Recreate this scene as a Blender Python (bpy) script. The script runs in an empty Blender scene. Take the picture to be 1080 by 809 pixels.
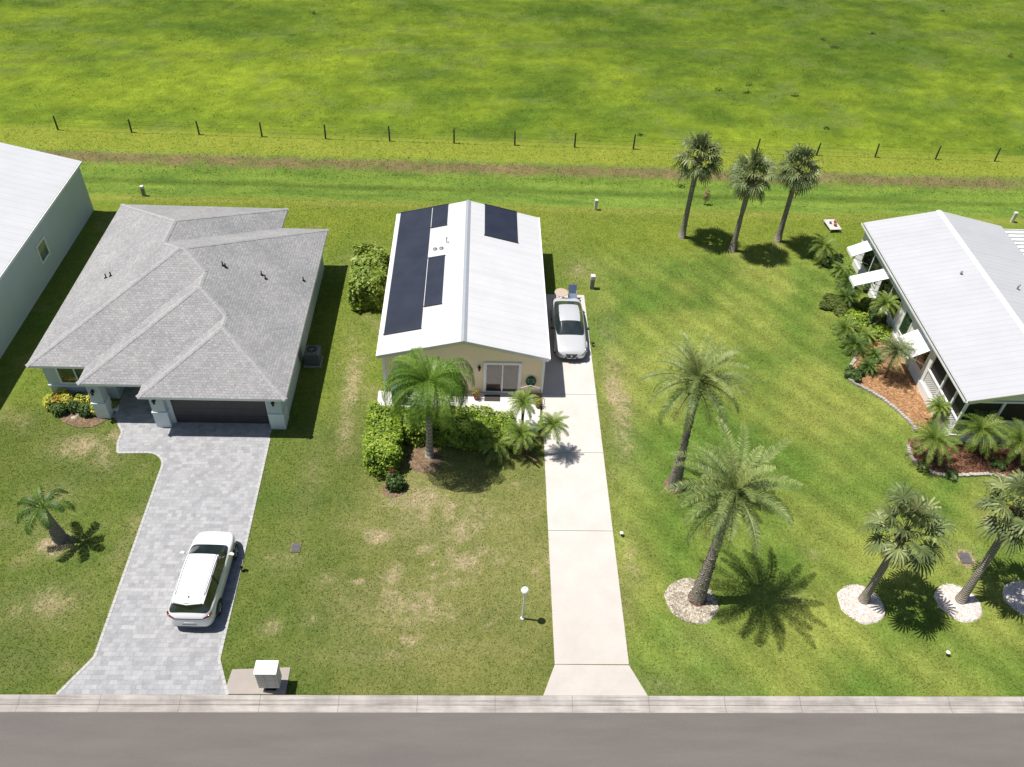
import bpy, bmesh, math, random
import numpy as np
from mathutils import Vector, Matrix
random.seed(7); RNG = np.random.default_rng(11)
S = bpy.context.scene; COL = S.collection
PI = math.pi

# ------------------------------------------------------------------ camera
H = 32.0; F = 896.188
RT = Vector((0.99890808, -0.01910814, 0.04263236)); UP = Vector((-0.01793219, 0.685817, 0.72755307)); FW = Vector((0.04314018, 0.72752314, -0.6847255))
def P(px, py, z=0.0):
    d = RT*(px-540) - UP*(py-404.5) + FW*F
    t = (H-z)/-d.z
    return Vector((d.x*t, d.y*t, z))
def P2(px, py, z=0.0):
    p = P(px, py, z); return (p.x, p.y)
cd = bpy.data.cameras.new('camera'); cam = bpy.data.objects.new('camera', cd); COL.objects.link(cam)
cd.sensor_fit = 'HORIZONTAL'; cd.sensor_width = 36.0; cd.lens = F/1080*36.0
cd.clip_start = 0.5; cd.clip_end = 6000
m = Matrix((RT, UP, -FW)).transposed().to_4x4(); m.translation = Vector((0, 0, H)); cam.matrix_world = m
S.camera = cam

# ------------------------------------------------------------------ light
SUNV = Vector((-0.385, 0.055, 1.0)).normalized()
el = math.asin(SUNV.z); az = math.atan2(SUNV.x, SUNV.y)
w = bpy.data.worlds.new('World'); S.world = w; w.use_nodes = True
nt = w.node_tree; bg = nt.nodes['Background']
sk = nt.nodes.new('ShaderNodeTexSky'); sk.sky_type = 'NISHITA'; sk.sun_disc = False
sk.sun_elevation = el; sk.sun_rotation = az; sk.air_density = 1.0; sk.dust_density = 1.2
nt.links.new(sk.outputs[0], bg.inputs[0]); bg.inputs[1].default_value = 0.055
sl = bpy.data.lights.new('sun', 'SUN'); sl.energy = 4.4; sl.angle = math.radians(0.53); sl.color = (1.0, 0.955, 0.885)
so = bpy.data.objects.new('sun', sl); COL.objects.link(so)
so.rotation_euler = SUNV.to_track_quat('Z', 'Y').to_euler(); so.location = (0, 0, 60)
S.view_settings.view_transform = 'Standard'; S.view_settings.look = 'None'
S.view_settings.exposure = 0.45; S.view_settings.gamma = 1.0; S.view_settings.use_curve_mapping = False
S.cycles.max_bounces = 6; S.cycles.transparent_max_bounces = 8

# ------------------------------------------------------------------ materials
class NT:
    def __init__(s, name):
        s.m = bpy.data.materials.new(name); s.m.use_nodes = True; s.t = s.m.node_tree
        s.b = s.t.nodes['Principled BSDF']; s.out = s.t.nodes['Material Output']
    def n(s, typ, **kw):
        x = s.t.nodes.new(typ)
        for k, v in kw.items(): setattr(x, k, v)
        return x
    def l(s, a, b): s.t.links.new(a, b)
    def coord(s, which='Object'): return s.n('ShaderNodeTexCoord').outputs[which]
    def pos(s): return s.n('ShaderNodeNewGeometry').outputs['Position']
    def noise(s, vec, scale, detail=3, rough=.55, dist=0):
        x = s.n('ShaderNodeTexNoise'); x.inputs['Scale'].default_value = scale; x.inputs['Detail'].default_value = detail
        x.inputs['Roughness'].default_value = rough; x.inputs['Distortion'].default_value = dist
        if vec is not None: s.l(vec, x.inputs['Vector'])
        return x.outputs['Fac']
    def ramp(s, fac, stops, interp='LINEAR'):
        r = s.n('ShaderNodeValToRGB'); r.color_ramp.interpolation = interp
        e = r.color_ramp.elements
        while len(e) < len(stops): e.new(.5)
        for i, (p, c) in enumerate(stops):
            e[i].position = p; e[i].color = (*c, 1) if len(c) == 3 else c
        s.l(fac, r.inputs[0]); return r.outputs[0]
    def mix(s, fac, a, b, mode='MIX'):
        x = s.n('ShaderNodeMix', data_type='RGBA', blend_type=mode)
        for sock, v in ((x.inputs[0], fac), (x.inputs[6], a), (x.inputs[7], b)):
            if isinstance(v, (int, float)): sock.default_value = v
            elif isinstance(v, tuple): sock.default_value = (*v, 1)
            else: s.l(v, sock)
        return x.outputs[2]
    def math(s, op, a, b=0.0, clamp=False):
        x = s.n('ShaderNodeMath', operation=op); x.use_clamp = clamp
        for sock, v in ((x.inputs[0], a), (x.inputs[1], b)):
            if isinstance(v, (int, float)): sock.default_value = v
            else: s.l(v, sock)
        return x.outputs[0]
    def mapr(s, v, a, b, c=0.0, d=1.0):
        x = s.n('ShaderNodeMapRange'); s.l(v, x.inputs[0])
        for i, k in enumerate((a, b, c, d)): x.inputs[i+1].default_value = k
        return x.outputs[0]
    def sep(s, v):
        x = s.n('ShaderNodeSeparateXYZ'); s.l(v, x.inputs[0]); return x.outputs
    def comb(s, x, y, z):
        c = s.n('ShaderNodeCombineXYZ')
        for sock, v in zip(c.inputs, (x, y, z)):
            if isinstance(v, (int, float)): sock.default_value = v
            else: s.l(v, sock)
        return c.outputs[0]
    def bump(s, h, strength=.3, dist=.02):
        b = s.n('ShaderNodeBump'); b.inputs['Strength'].default_value = strength; b.inputs['Distance'].default_value = dist
        s.l(h, b.inputs['Height']); s.l(b.outputs[0], s.b.inputs['Normal'])
    def col(s, c):
        if isinstance(c, tuple): s.b.inputs['Base Color'].default_value = (*c, 1)
        else: s.l(c, s.b.inputs['Base Color'])
    def pr(s, **kw):
        for k, v in kw.items(): s.b.inputs[k.replace('_', ' ')].default_value = v
        return s
M = {}
def plain(name, c, rough=.6, metal=0.0, var=.12, nscale=3.0, spec=.5, bump=0.0, coat=0.0):
    t = NT(name); v = t.coord()
    n = t.noise(v, nscale, 4); n2 = t.noise(v, nscale*9, 2)
    f = t.math('ADD', t.math('MULTIPLY', n, .65), t.math('MULTIPLY', n2, .35))
    a = tuple(x*(1-var) for x in c); b = tuple(min(1, x*(1+var)) for x in c)
    t.col(t.ramp(f, [(.3, a), (.7, b)]))
    t.pr(Roughness=rough, Metallic=metal, Specular_IOR_Level=spec)
    if coat: t.pr(Coat_Weight=coat, Coat_Roughness=.05)
    if bump: t.bump(n2, bump, .01)
    M[name] = t.m; return t.m
plain('white_paint', (.74, .76, .77), .5, var=.05)
plain('white_trim', (.78, .79, .78), .45, var=.05)
plain('aluminium', (.62, .64, .66), .35, .6, var=.06)
plain('cream_wall', (.88, .73, .50), .85, var=.04, nscale=1.2, bump=.1)
plain('bluegrey_wall', (.50, .59, .60), .85, var=.04, nscale=1.2, bump=.1)
plain('bluegrey_light', (.66, .73, .74), .8, var=.04)
plain('slate_wall', (.50, .56, .56), .85, var=.05, nscale=.8, bump=.1)
plain('white_wall', (.78, .77, .75), .8, var=.06, nscale=1.5)
plain('dark_metal', (.02, .02, .022), .45, .3, var=.2)
plain('bronze', (.05, .035, .025), .4, .6, var=.2)
plain('black_rubber', (.018, .018, .018), .8, var=.2)
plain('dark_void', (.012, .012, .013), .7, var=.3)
plain('grey_metal', (.28, .29, .30), .4, .7, var=.15)
plain('ac_grey', (.17, .18, .19), .5, .4, var=.15, nscale=8)
plain('beige_plastic', (.62, .59, .54), .55, var=.08)
plain('pedestal_grey', (.22, .23, .21), .6, var=.15)
plain('blue_cover', (.10, .15, .21), .45, var=.35, nscale=6, bump=.4)
plain('blue_fabric', (.13, .17, .26), .8, var=.2)
plain('hose_green', (.02, .13, .08), .35, var=.2)
plain('terracotta', (.33, .13, .07), .8, var=.15)
plain('pink_flower', (.6, .16, .2), .7, var=.3, nscale=20)
plain('yellow_flower', (.75, .55, .03), .7, var=.3, nscale=20)
plain('mat_brown', (.055, .045, .04), .95, var=.2, nscale=10)
plain('lid_dark', (.10, .10, .11), .8, var=.2); plain('tan_top', (.45, .36, .28), .5, var=.1)
plain('stone', (.42, .38, .32), .9, var=.3, nscale=5, bump=.4)
plain('edging_block', (.40, .37, .33), .9, var=.3, nscale=4, bump=.4)
plain('wood_post', (.06, .05, .04), .9, var=.4, nscale=8, bump=.5)
plain('wire', (.05, .045, .04), .8, 0, var=.1)
plain('globe', (.85, .85, .82), .25, var=.02)
plain('dead_frond', (.20, .13, .065), .9, var=.35, nscale=6)
plain('weathered_board', (.52, .49, .46), .85, var=.25, nscale=6)
plain('solar_edge', (.025, .028, .04), .5, var=.1)
plain('tyre', (.015, .015, .015), .85, var=.2)
plain('alloy', (.35, .36, .37), .3, .8, var=.1)
plain('plate_white', (.6, .6, .62), .5, var=.05)
plain('tail_red', (.14, .01, .015), .2, var=.1, coat=.6)
plain('headlamp', (.42, .44, .46), .12, .3, var=.1, coat=1)
plain('car_white', (.80, .80, .80), .28, 0, var=.01, coat=1)
plain('car_silver', (.60, .61, .63), .3, .25, var=.015, coat=1)
plain('car_trim', (.03, .03, .032), .5, 0, var=.1)

def glass(name, c, rough=.06):
    t = NT(name); v = t.coord(); n = t.noise(v, 1.5, 2)
    t.col(t.ramp(n, [(.35, tuple(x*.7 for x in c)), (.65, tuple(x*1.3 for x in c))]))
    t.pr(Roughness=rough, Specular_IOR_Level=.8, Coat_Weight=.6, Coat_Roughness=.03); M[name] = t.m
glass('glass_grey', (.14, .16, .17), .2); glass('glass_dark', (.012, .014, .016)); glass('glass_car', (.02, .03, .032)); glass('glass_green', (.03, .07, .035)); glass('glass_brown', (.055, .038, .034), .1)

def metal_roof(name, c, axis, pitch=.41, rough=.45, rk=.15):
    # ribbed painted sheet: ribs run across the slope, small sheet-to-sheet tone change, faint stains
    t = NT(name); p = t.sep(t.coord()); a = p[axis]
    k = t.math('DIVIDE', a, pitch); fr = t.math('FRACT', k); fl = t.math('FLOOR', k)
    wn = t.n('ShaderNodeTexWhiteNoise', noise_dimensions='1D'); t.l(fl, wn.inputs['W'])
    rib = t.mapr(t.math('ABSOLUTE', t.math('SUBTRACT', fr, .5)), .0, .09, 1, 0)
    st = t.noise(t.coord(), .7, 5, .6)
    base = t.ramp(st, [(.3, tuple(x*.93 for x in c)), (.7, c)])
    base = t.mix(t.math('MULTIPLY', wn.outputs[0], .10), base, tuple(x*.6 for x in c))
    base = t.mix(t.math('MULTIPLY', rib, rk), base, tuple(x*.45 for x in c))
    t.col(base); t.pr(Roughness=rough, Specular_IOR_Level=.4); t.bump(rib, .5, .02); M[name] = t.m
metal_roof('metal_roof_white', (.60, .605, .625), 1, .6, .35, .08); metal_roof('metal_roof_side', (.49, .495, .52), 1, .41, .3); metal_roof('metal_roof_dull', (.55, .56, .585), 1, .6)

def shingles():
    t = NT('shingles'); g = t.n('ShaderNodeNewGeometry'); p = t.sep(g.outputs['Position']); nn = t.sep(g.outputs['True Normal'])
    sel = t.math('GREATER_THAN', t.math('ABSOLUTE', nn[0]), t.math('ABSOLUTE', nn[1]))
    u = t.mix(sel, t.comb(p[0], p[0], p[0]), t.comb(p[1], p[1], p[1]))
    uu = t.sep(u)[0]; vv = t.math('MULTIPLY', p[2], 2.48)
    br = t.n('ShaderNodeTexBrick'); t.l(t.comb(uu, vv, 0.0), br.inputs['Vector'])
    br.offset = .5; br.offset_frequency = 2; br.inputs['Scale'].default_value = 1
    br.inputs['Brick Width'].default_value = .20; br.inputs['Row Height'].default_value = .14
    br.inputs['Mortar Size'].default_value = .012; br.inputs['Mortar Smooth'].default_value = .4; br.inputs['Bias'].default_value = -.15
    br.inputs['Color1'].default_value = (.21, .21, .215, 1); br.inputs['Color2'].default_value = (.40, .398, .405, 1); br.inputs['Mortar'].default_value = (.16, .16, .165, 1)
    lo = t.noise(g.outputs['Position'], .5, 4); f = t.noise(g.outputs['Position'], 14, 3, .7)
    c = t.mix(.55, br.outputs['Color'], t.ramp(f, [(.3, (.22, .22, .225)), (.7, (.48, .478, .48))]))
    c = t.mix(1.0, c, t.ramp(lo, [(.3, (.86, .86, .87)), (.7, (1.08, 1.07, 1.06))]), 'MULTIPLY')
    t.col(c); t.pr(Roughness=.95, Specular_IOR_Level=.2); t.bump(t.math('SUBTRACT', f, br.outputs['Fac']), .6, .02); M['shingles'] = t.m
shingles()
plain('ridge_cap', (.325, .323, .328), .95, var=.32, nscale=9, bump=.4)

def pavers():
    t = NT('pavers'); v = t.coord()
    mp = t.n('ShaderNodeMapping'); mp.inputs['Rotation'].default_value = (0, 0, 0); t.l(v, mp.inputs[0])
    br = t.n('ShaderNodeTexBrick'); t.l(mp.outputs[0], br.inputs['Vector'])
    br.offset = .5; br.squash = .7; br.squash_frequency = 3; br.inputs['Scale'].default_value = 1
    br.inputs['Brick Width'].default_value = .31; br.inputs['Row Height'].default_value = .2
    br.inputs['Mortar Size'].default_value = .008; br.inputs['Mortar Smooth'].default_value = .5; br.inputs['Bias'].default_value = -.1
    br.inputs['Color1'].default_value = (.20, .203, .22, 1); br.inputs['Color2'].default_value = (.45, .45, .465, 1); br.inputs['Mortar'].default_value = (.17, .165, .17, 1)
    n = t.noise(v, 2.3, 4, .65); f = t.noise(v, 30, 3)
    c = t.mix(.42, br.outputs['Color'], t.ramp(n, [(.35, (.23, .235, .252)), (.68, (.44, .44, .45))]))
    c = t.mix(.3, c, t.ramp(f, [(.3, (.25, .25, .26)), (.7, (.5, .5, .5))]))
    t.col(c); t.pr(Roughness=.85, Specular_IOR_Level=.25); t.bump(t.math('SUBTRACT', f, br.outputs['Fac']), .4, .01); M['pavers'] = t.m
pavers()

def concrete(name, c, joints=None, var=.12):
    t = NT(name); v = t.coord(); n = t.noise(v, .8, 6, .65); f = t.noise(v, 35, 3, .7); b = t.noise(v, 4, 5, .7, .5)
    k = t.ramp(n, [(.28, tuple(x*(1-var) for x in c)), (.7, tuple(min(.95, x*(1+var*.6)) for x in c))])
    k = t.mix(.16, k, t.ramp(f, [(.3, tuple(x*.6 for x in c)), (.7, tuple(min(.95, x*1.25) for x in c))]))
    k = t.mix(t.mapr(b, .62, .78, 0, .25), k, tuple(x*.6 for x in c))
    if name == 'kerb_concrete':
        mp_ = t.n('ShaderNodeMapping'); mp_.inputs['Scale'].default_value = (.35, 9, 1); t.l(v, mp_.inputs[0]); stn = t.noise(mp_.outputs[0], 1.2, 5, .65); k = t.mix(t.mapr(stn, .5, .66, 0, .55), k, (.16, .145, .13))
    if name == 'concrete_drive':
        yy = t.sep(v)[1]; k = t.mix(t.mapr(yy, 26, 15.5, 0, .42), k, t.mix(b, (.30, .265, .24), (.48, .43, .39))); oil = t.noise(v, 1.7, 5, .7); k = t.mix(t.mapr(oil, .66, .74, 0, .35), k, (.25, .22, .2))
    if joints:
        ax, period, off, wid = joints
        p = t.sep(v); fr = t.math('FRACT', t.math('DIVIDE', t.math('SUBTRACT', p[ax], off), period))
        d = t.math('MULTIPLY', t.math('ABSOLUTE', t.math('SUBTRACT', fr, .5)), period)
        j = t.mapr(d, period/2-wid, period/2-wid*.3, 0, 1)
        k = t.mix(t.math('MULTIPLY', j, .6), k, tuple(x*.3 for x in c))
    t.col(k); t.pr(Roughness=.9, Specular_IOR_Level=.25); t.bump(f, .25, .005); M[name] = t.m
concrete('concrete_drive', (.57, .53, .495)); concrete('concrete_pad', (.36, .32, .29)); concrete('kerb_concrete', (.40, .37, .345), (0, 3.05, 1.0, .02), .4)
concrete('slab_white', (.66, .64, .61), None, .06)

def asphalt():
    t = NT('asphalt'); v = t.coord()
    mp = t.n('ShaderNodeMapping'); mp.inputs['Scale'].default_value = (.25, 1.6, 1); t.l(v, mp.inputs[0])
    n = t.noise(mp.outputs[0], .9, 6, .6); f = t.noise(v, 45, 3, .8); g = t.noise(v, 7, 4, .7)
    k = t.ramp(n, [(.3, (.112, .100, .094)), (.7, (.150, .134, .126))])
    k = t.mix(.35, k, t.ramp(f, [(.25, (.07, .063, .06)), (.75, (.27, .245, .23))]))
    k = t.mix(t.mapr(g, .6, .8, 0, .2), k, (.14, .12, .11))
    t.col(k); t.pr(Roughness=.92, Specular_IOR_Level=.25); t.bump(f, .4, .006); M['asphalt'] = t.m
asphalt()

def grassmat(name, blades):
    t = NT(name); a_ = t.n('ShaderNodeAttribute', attribute_name='gcol'); p = t.pos()
    dk = t.n('ShaderNodeAttribute', attribute_name='dry').outputs['Fac']; dn = t.noise(p, .95, 9, .76, 1.1); dn2 = t.noise(p, 7, 4, .7)
    mk = t.math('MULTIPLY', t.math('SUBTRACT', t.math('ADD', t.math('MULTIPLY', dk, .58), dn), .77), 4.5, True)
    mk = t.math('ADD', t.math('MULTIPLY', t.math('MULTIPLY', mk, t.mapr(dk, .04, .22, 0, 1)), .74), t.math('MULTIPLY', dk, .30), True)
    class _A: outputs = {'Color': t.mix(mk, a_.outputs['Color'], t.ramp(dn2, [(.3, (.24, .195, .095)), (.7, (.47, .40, .24))]))}
    a = _A
    if blades:
        tn = t.n('ShaderNodeAttribute', attribute_name='tint').outputs['Fac']
        c = t.mix(1.0, a.outputs['Color'], t.ramp(tn, [(0, (.72, .76, .7)), (.6, (1.15, 1.13, 1.2)), (1, (1.75, 1.55, 1.9))]), 'MULTIPLY')
        t.col(c); t.pr(Roughness=.75, Specular_IOR_Level=.12)
        tr = t.n('ShaderNodeBsdfTranslucent'); t.l(c, tr.inputs[0]); mx = t.n('ShaderNodeMixShader'); mx.inputs[0].default_value = .5
        t.l(t.b.outputs[0], mx.inputs[1]); t.l(tr.outputs[0], mx.inputs[2]); t.l(mx.outputs[0], t.out.inputs[0])
    else:
        f = t.noise(p, 9, 5, .75); g = t.noise(p, 2.2, 5, .7, .4); h = t.noise(p, 22, 3, .75)
        c = t.mix(1.0, a.outputs['Color'], t.ramp(f, [(.3, (.68, .72, .66)), (.5, (1, 1, 1)), (.72, (1.36, 1.27, 1.42))]), 'MULTIPLY')
        c = t.mix(1.0, c, t.ramp(g, [(.3, (.78, .84, .76)), (.7, (1.22, 1.16, 1.26))]), 'MULTIPLY')
        cl_ = t.noise(p, 4.5, 4, .8, .6); c = t.mix(t.mapr(cl_, .58, .72, 0, .35), c, t.mix(1.0, c, (1.5, 1.35, 1.3), 'MULTIPLY')); c = t.mix(t.mapr(cl_, .42, .30, 0, .45), c, t.mix(1.0, c, (.62, .72, .6), 'MULTIPLY'))
        c = t.mix(1.0, c, t.ramp(h, [(.32, (.76, .78, .76)), (.68, (1.26, 1.22, 1.28))]), 'MULTIPLY')
        t.col(c); t.pr(Roughness=.95, Specular_IOR_Level=.1)
        t.bump(t.math('ADD', f, t.math('MULTIPLY', h, .4)), .7, .08)
    M[name] = t.m
grassmat('grass_ground', False); grassmat('grass_blades', True)

def leafmat(name, dark, mid, light, rough=.5, trans=.3):
    t = NT(name); tn = t.n('ShaderNodeAttribute', attribute_name='tint').outputs['Fac']
    n = t.noise(t.coord(), 2.0, 2)
    f = t.math('ADD', t.math('MULTIPLY', tn, .75), t.math('MULTIPLY', n, .25))
    c = t.ramp(f, [(.1, dark), (.5, mid), (.9, light)])
    t.col(c); t.pr(Roughness=rough, Specular_IOR_Level=.35)
    tr = t.n('ShaderNodeBsdfTranslucent'); t.l(c, tr.inputs[0]); mx = t.n('ShaderNodeMixShader'); mx.inputs[0].default_value = trans
    t.l(t.b.outputs[0], mx.inputs[1]); t.l(tr.outputs[0], mx.inputs[2]); t.l(mx.outputs[0], t.out.inputs[0]); M[name] = t.m
leafmat('leaf_hedge', (.06, .12, .012), (.24, .36, .03), (.52, .62, .10), .45, .35)
leafmat('leaf_shrub', (.09, .15, .018), (.26, .36, .045), (.50, .58, .15), .45, .35)
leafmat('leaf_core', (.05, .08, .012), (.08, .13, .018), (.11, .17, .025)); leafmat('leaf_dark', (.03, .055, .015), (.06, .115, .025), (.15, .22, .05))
leafmat('leaf_croton', (.10, .17, .02), (.50, .50, .05), (.80, .76, .20))
leafmat('leaf_red', (.10, .012, .015), (.28, .03, .03), (.4, .12, .07))
leafmat('leaf_orange', (.22, .16, .02), (.5, .33, .03), (.65, .5, .05))
leafmat('frond_date', (.05, .085, .025), (.15, .21, .06), (.40, .45, .15), .5, .2)
leafmat('frond_fan', (.05, .08, .028), (.13, .175, .06), (.38, .40, .17), .55, .15)
leafmat('frond_queen', (.05, .11, .018), (.14, .26, .03), (.38, .52, .10), .45, .35)
leafmat('frond_pygmy', (.07, .13, .02), (.19, .28, .045), (.42, .48, .12), .5, .3)
leafmat('frond_young', (.03, .065, .015), (.08, .15, .025), (.26, .36, .06)); leafmat('leaf_weed', (.06, .09, .015), (.10, .14, .02), (.18, .2, .05)); leafmat('frond_dead', (.14, .09, .04), (.24, .16, .08), (.36, .27, .14), .8, .1)

def bark(name, a, b, rings):
    t = NT(name); v = t.coord(); p = t.sep(v)
    n = t.noise(v, 9, 4, .7); wv = t.n('ShaderNodeTexWave', wave_type='BANDS', bands_direction='Z'); t.l(v, wv.inputs[0])
    wv.inputs['Scale'].default_value = rings; wv.inputs['Distortion'].default_value = 3; wv.inputs['Detail'].default_value = 2
    f = t.math('ADD', t.math('MULTIPLY', n, .6), t.math('MULTIPLY', wv.outputs['Fac'], .4))
    t.col(t.ramp(f, [(.25, a), (.75, b)])); t.pr(Roughness=.95, Specular_IOR_Level=.1); t.bump(f, .8, .04); M[name] = t.m
bark('bark_palm', (.12, .105, .085), (.38, .34, .28), 3.0); bark('bark_smooth', (.20, .19, .15), (.40, .38, .32), 1.2); bark('bark_boots', (.06, .035, .02), (.24, .15, .09), 4.0)

def mulchmat(name, a, b, c3):
    t = NT(name); v = t.coord(); vo = t.n('ShaderNodeTexVoronoi'); vo.inputs['Scale'].default_value = 14; t.l(v, vo.inputs[0])
    n = t.noise(v, 1.6, 4, .6); k = t.sep(vo.outputs['Color'])[0]
    c = t.ramp(k, [(0, a), (.5, b), (1, c3)]); c = t.mix(t.mapr(n, .4, .7, 0, .5), c, a)
    t.col(c); t.pr(Roughness=.95, Specular_IOR_Level=.1); t.bump(k, .8, .04); M[name] = t.m
mulchmat('mulch_orange', (.20, .10, .05), (.36, .20, .095), (.50, .31, .17)); mulchmat('mulch_dark', (.06, .03, .02), (.14, .065, .04), (.28, .15, .09))
mulchmat('mulch_brown', (.16, .09, .055), (.26, .16, .10), (.36, .25, .17))
mulchmat('mulch_dull', (.13, .085, .05), (.20, .14, .09), (.28, .21, .14)); mulchmat('pebbles_white', (.50, .44, .40), (.66, .60, .55), (.80, .75, .70)); mulchmat('pebbles_tan', (.22, .19, .15), (.45, .39, .31), (.66, .60, .50))
mulchmat('sand', (.30, .26, .18), (.42, .36, .25), (.50, .44, .32))
mulchmat('fieldpad', (.2, .12, .1), (.5, .46, .42), (.7, .66, .62))

def solarmat():
    t = NT('solar_mat'); v = t.coord(); p = t.sep(v)
    fr = t.math('FRACT', t.math('MULTIPLY', p[0], 18)); n = t.noise(v, .8, 4)
    c = t.ramp(n, [(.3, (.016, .020, .036)), (.7, (.026, .032, .054))])
    pan = t.math('FRACT', t.math('DIVIDE', p[1], 3.0)); ln = t.mapr(pan, .0, .008, .5, 0)
    c = t.mix(ln, c, (.01, .012, .02))
    t.col(c); t.pr(Roughness=.5, Specular_IOR_Level=.35); t.bump(fr, .3, .008); M['solar_mat'] = t.m
solarmat()
def garagemat():
    t = NT('garage_door'); v = t.coord(); p = t.sep(v); fr = t.math('FRACT', t.math('DIVIDE', p[2], .53))
    ln = t.mapr(t.math('ABSOLUTE', t.math('SUBTRACT', fr, .5)), .47, .49, 0, 1); n = t.noise(v, 1.5, 3)
    c = t.ramp(n, [(.3, (.045, .042, .045)), (.7, (.065, .06, .064))]); c = t.mix(ln, c, (.008, .008, .008))
    t.col(c); t.pr(Roughness=.5); t.bump(ln, -.6, .02); M['garage_door'] = t.m
garagemat()

# ------------------------------------------------------------------ mesh building
class MB:
    def __init__(s): s.v = []; s.f = []; s.t = []; s.tc = .5
    def add(s, vs, fs):
        o = len(s.v); s.v += [tuple(x) for x in vs]; s.f += [tuple(i+o for i in f) for f in fs]; s.t += [s.tc]*len(fs); return s
    def box(s, x0, x1, y0, y1, z0, z1, M4=None):
        vs = [Vector((x, y, z)) for z in (z0, z1) for y in (y0, y1) for x in (x0, x1)]
        if M4 is not None: vs = [M4 @ v for v in vs]
        return s.add(vs, [(0, 2, 3, 1), (4, 5, 7, 6), (0, 1, 5, 4), (2, 6, 7, 3), (0, 4, 6, 2), (1, 3, 7, 5)])
    def prism(s, poly, z0, z1):
        a = sum(poly[i][0]*poly[(i+1) % len(poly)][1]-poly[(i+1) % len(poly)][0]*poly[i][1] for i in range(len(poly)))
        if a < 0: poly = poly[::-1]
        n = len(poly); vs = [(x, y, z0) for x, y in poly]+[(x, y, z1) for x, y in poly]
        return s.add(vs, [tuple(range(n))[::-1], tuple(range(n, 2*n))]+[(i, (i+1) % n, n+(i+1) % n, n+i) for i in range(n)])
    def tube(s, path, rad, n=6, cap=True):
        path = [Vector(p) for p in path]
        if isinstance(rad, (int, float)): rad = [rad]*len(path)
        vs = []; fs = []; ref = Vector((0.13, 0.27, 1))
        for i, p in enumerate(path):
            d = (path[min(i+1, len(path)-1)]-path[max(i-1, 0)]).normalized()
            if abs(d.dot(ref.normalized())) > .95: r0 = Vector((1, .1, 0))
            else: r0 = ref
            a = d.cross(r0).normalized(); b = d.cross(a)
            for k in range(n):
                q = 2*PI*k/n; vs.append(p+(a*math.cos(q)+b*math.sin(q))*rad[i])
        for i in range(len(path)-1):
            for k in range(n):
                k2 = (k+1) % n; fs.append((i*n+k, i*n+k2, (i+1)*n+k2, (i+1)*n+k))
        if cap: fs.append(tuple(range(n))); e = (len(path)-1)*n; fs.append(tuple(e+k for k in range(n))[::-1])
        return s.add(vs, fs)
    def bar(s, a, b, r, n=6): return s.tube([a, b], r, n)
    def lathe(s, cx, cy, prof, n=16):
        vs = []; fs = []
        for r, z in prof:
            for k in range(n): vs.append((cx+r*math.cos(2*PI*k/n), cy+r*math.sin(2*PI*k/n), z))
        for i in range(len(prof)-1):
            for k in range(n):
                k2 = (k+1) % n; fs.append((i*n+k, i*n+k2, (i+1)*n+k2, (i+1)*n+k))
        fs.append(tuple(range(n))[::-1]); e = (len(prof)-1)*n; fs.append(tuple(e+k for k in range(n)))
        return s.add(vs, fs)
    def build(s, name, mat, parent=None, smooth=False, bevel=0.0, loc=None):
        me = bpy.data.meshes.new(name); me.from_pydata(s.v, [], s.f); me.update()
        at = me.attributes.new('tint', 'FLOAT', 'FACE'); at.data.foreach_set('value', s.t)
        if smooth: me.polygons.foreach_set('use_smooth', [True]*len(me.polygons))
        me.materials.append(M[mat] if isinstance(mat, str) else mat)
        o = bpy.data.objects.new(name, me); COL.objects.link(o)
        if parent is not None: o.parent = parent
        if loc is not None: o.location = loc
        if bevel:
            b = o.modifiers.new('bevel', 'BEVEL'); b.width = bevel; b.segments = 2; b.limit_method = 'ANGLE'
        return o
def tag(o, label=None, cat=None, group=None, kind=None):
    if label: o['label'] = label
    if cat: o['category'] = cat
    if group: o['group'] = group
    if kind: o['kind'] = kind
    return o
def empty(name, loc, label, cat, group=None, rz=0):
    o = bpy.data.objects.new(name, None); COL.objects.link(o); o.location = loc; o.rotation_euler.z = rz; o.empty_display_size = .2
    return tag(o, label, cat, group)
def kids(o): return [c for c in COL.objects if c.parent == o]
def copy_tree(o, parent=None):
    ch = kids(o); c = o.copy(); COL.objects.link(c)
    if parent is not None: c.parent = parent
    for k in ch: copy_tree(k, c)
    return c
def dup(o, loc, rz, label, scale=1.0):
    c = copy_tree(o); c.location = loc; c.rotation_euler.z = rz; c.scale = (scale,)*3; c['label'] = label
    return c

# ------------------------------------------------------------------ ground
def vnoise(x, y, s, seed):
    x = np.asarray(x)/s; y = np.asarray(y)/s; xi = np.floor(x).astype(int); yi = np.floor(y).astype(int); fx = x-xi; fy = y-yi
    fx = fx*fx*(3-2*fx); fy = fy*fy*(3-2*fy)
    def h(a, b):
        n = (a*374761393 + b*668265263 + seed*1442695041) & 0x7fffffff; n = ((n ^ (n >> 13))*1274126177) & 0x7fffffff; return ((n ^ (n >> 16)) & 0xffff)/65535.
    return (h(xi, yi)*(1-fx)+h(xi+1, yi)*fx)*(1-fy)+(h(xi, yi+1)*(1-fx)+h(xi+1, yi+1)*fx)*fy
def fbm(x, y, s, seed, o=4):
    r = 0; a = 1; t = 0
    for i in range(o): r = r+a*vnoise(x, y, s/2**i, seed+i*17); t += a; a *= .55
    return r/t
def sst(a, b, x): q = np.clip((x-a)/(b-a), 0, 1); return q*q*(3-2*q)
DRY = []   # (x, y, rx, ry, strength)
def dry(px, py, rx, ry, s): p = P(px, py); DRY.append((p.x, p.y, rx, ry, s))
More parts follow.
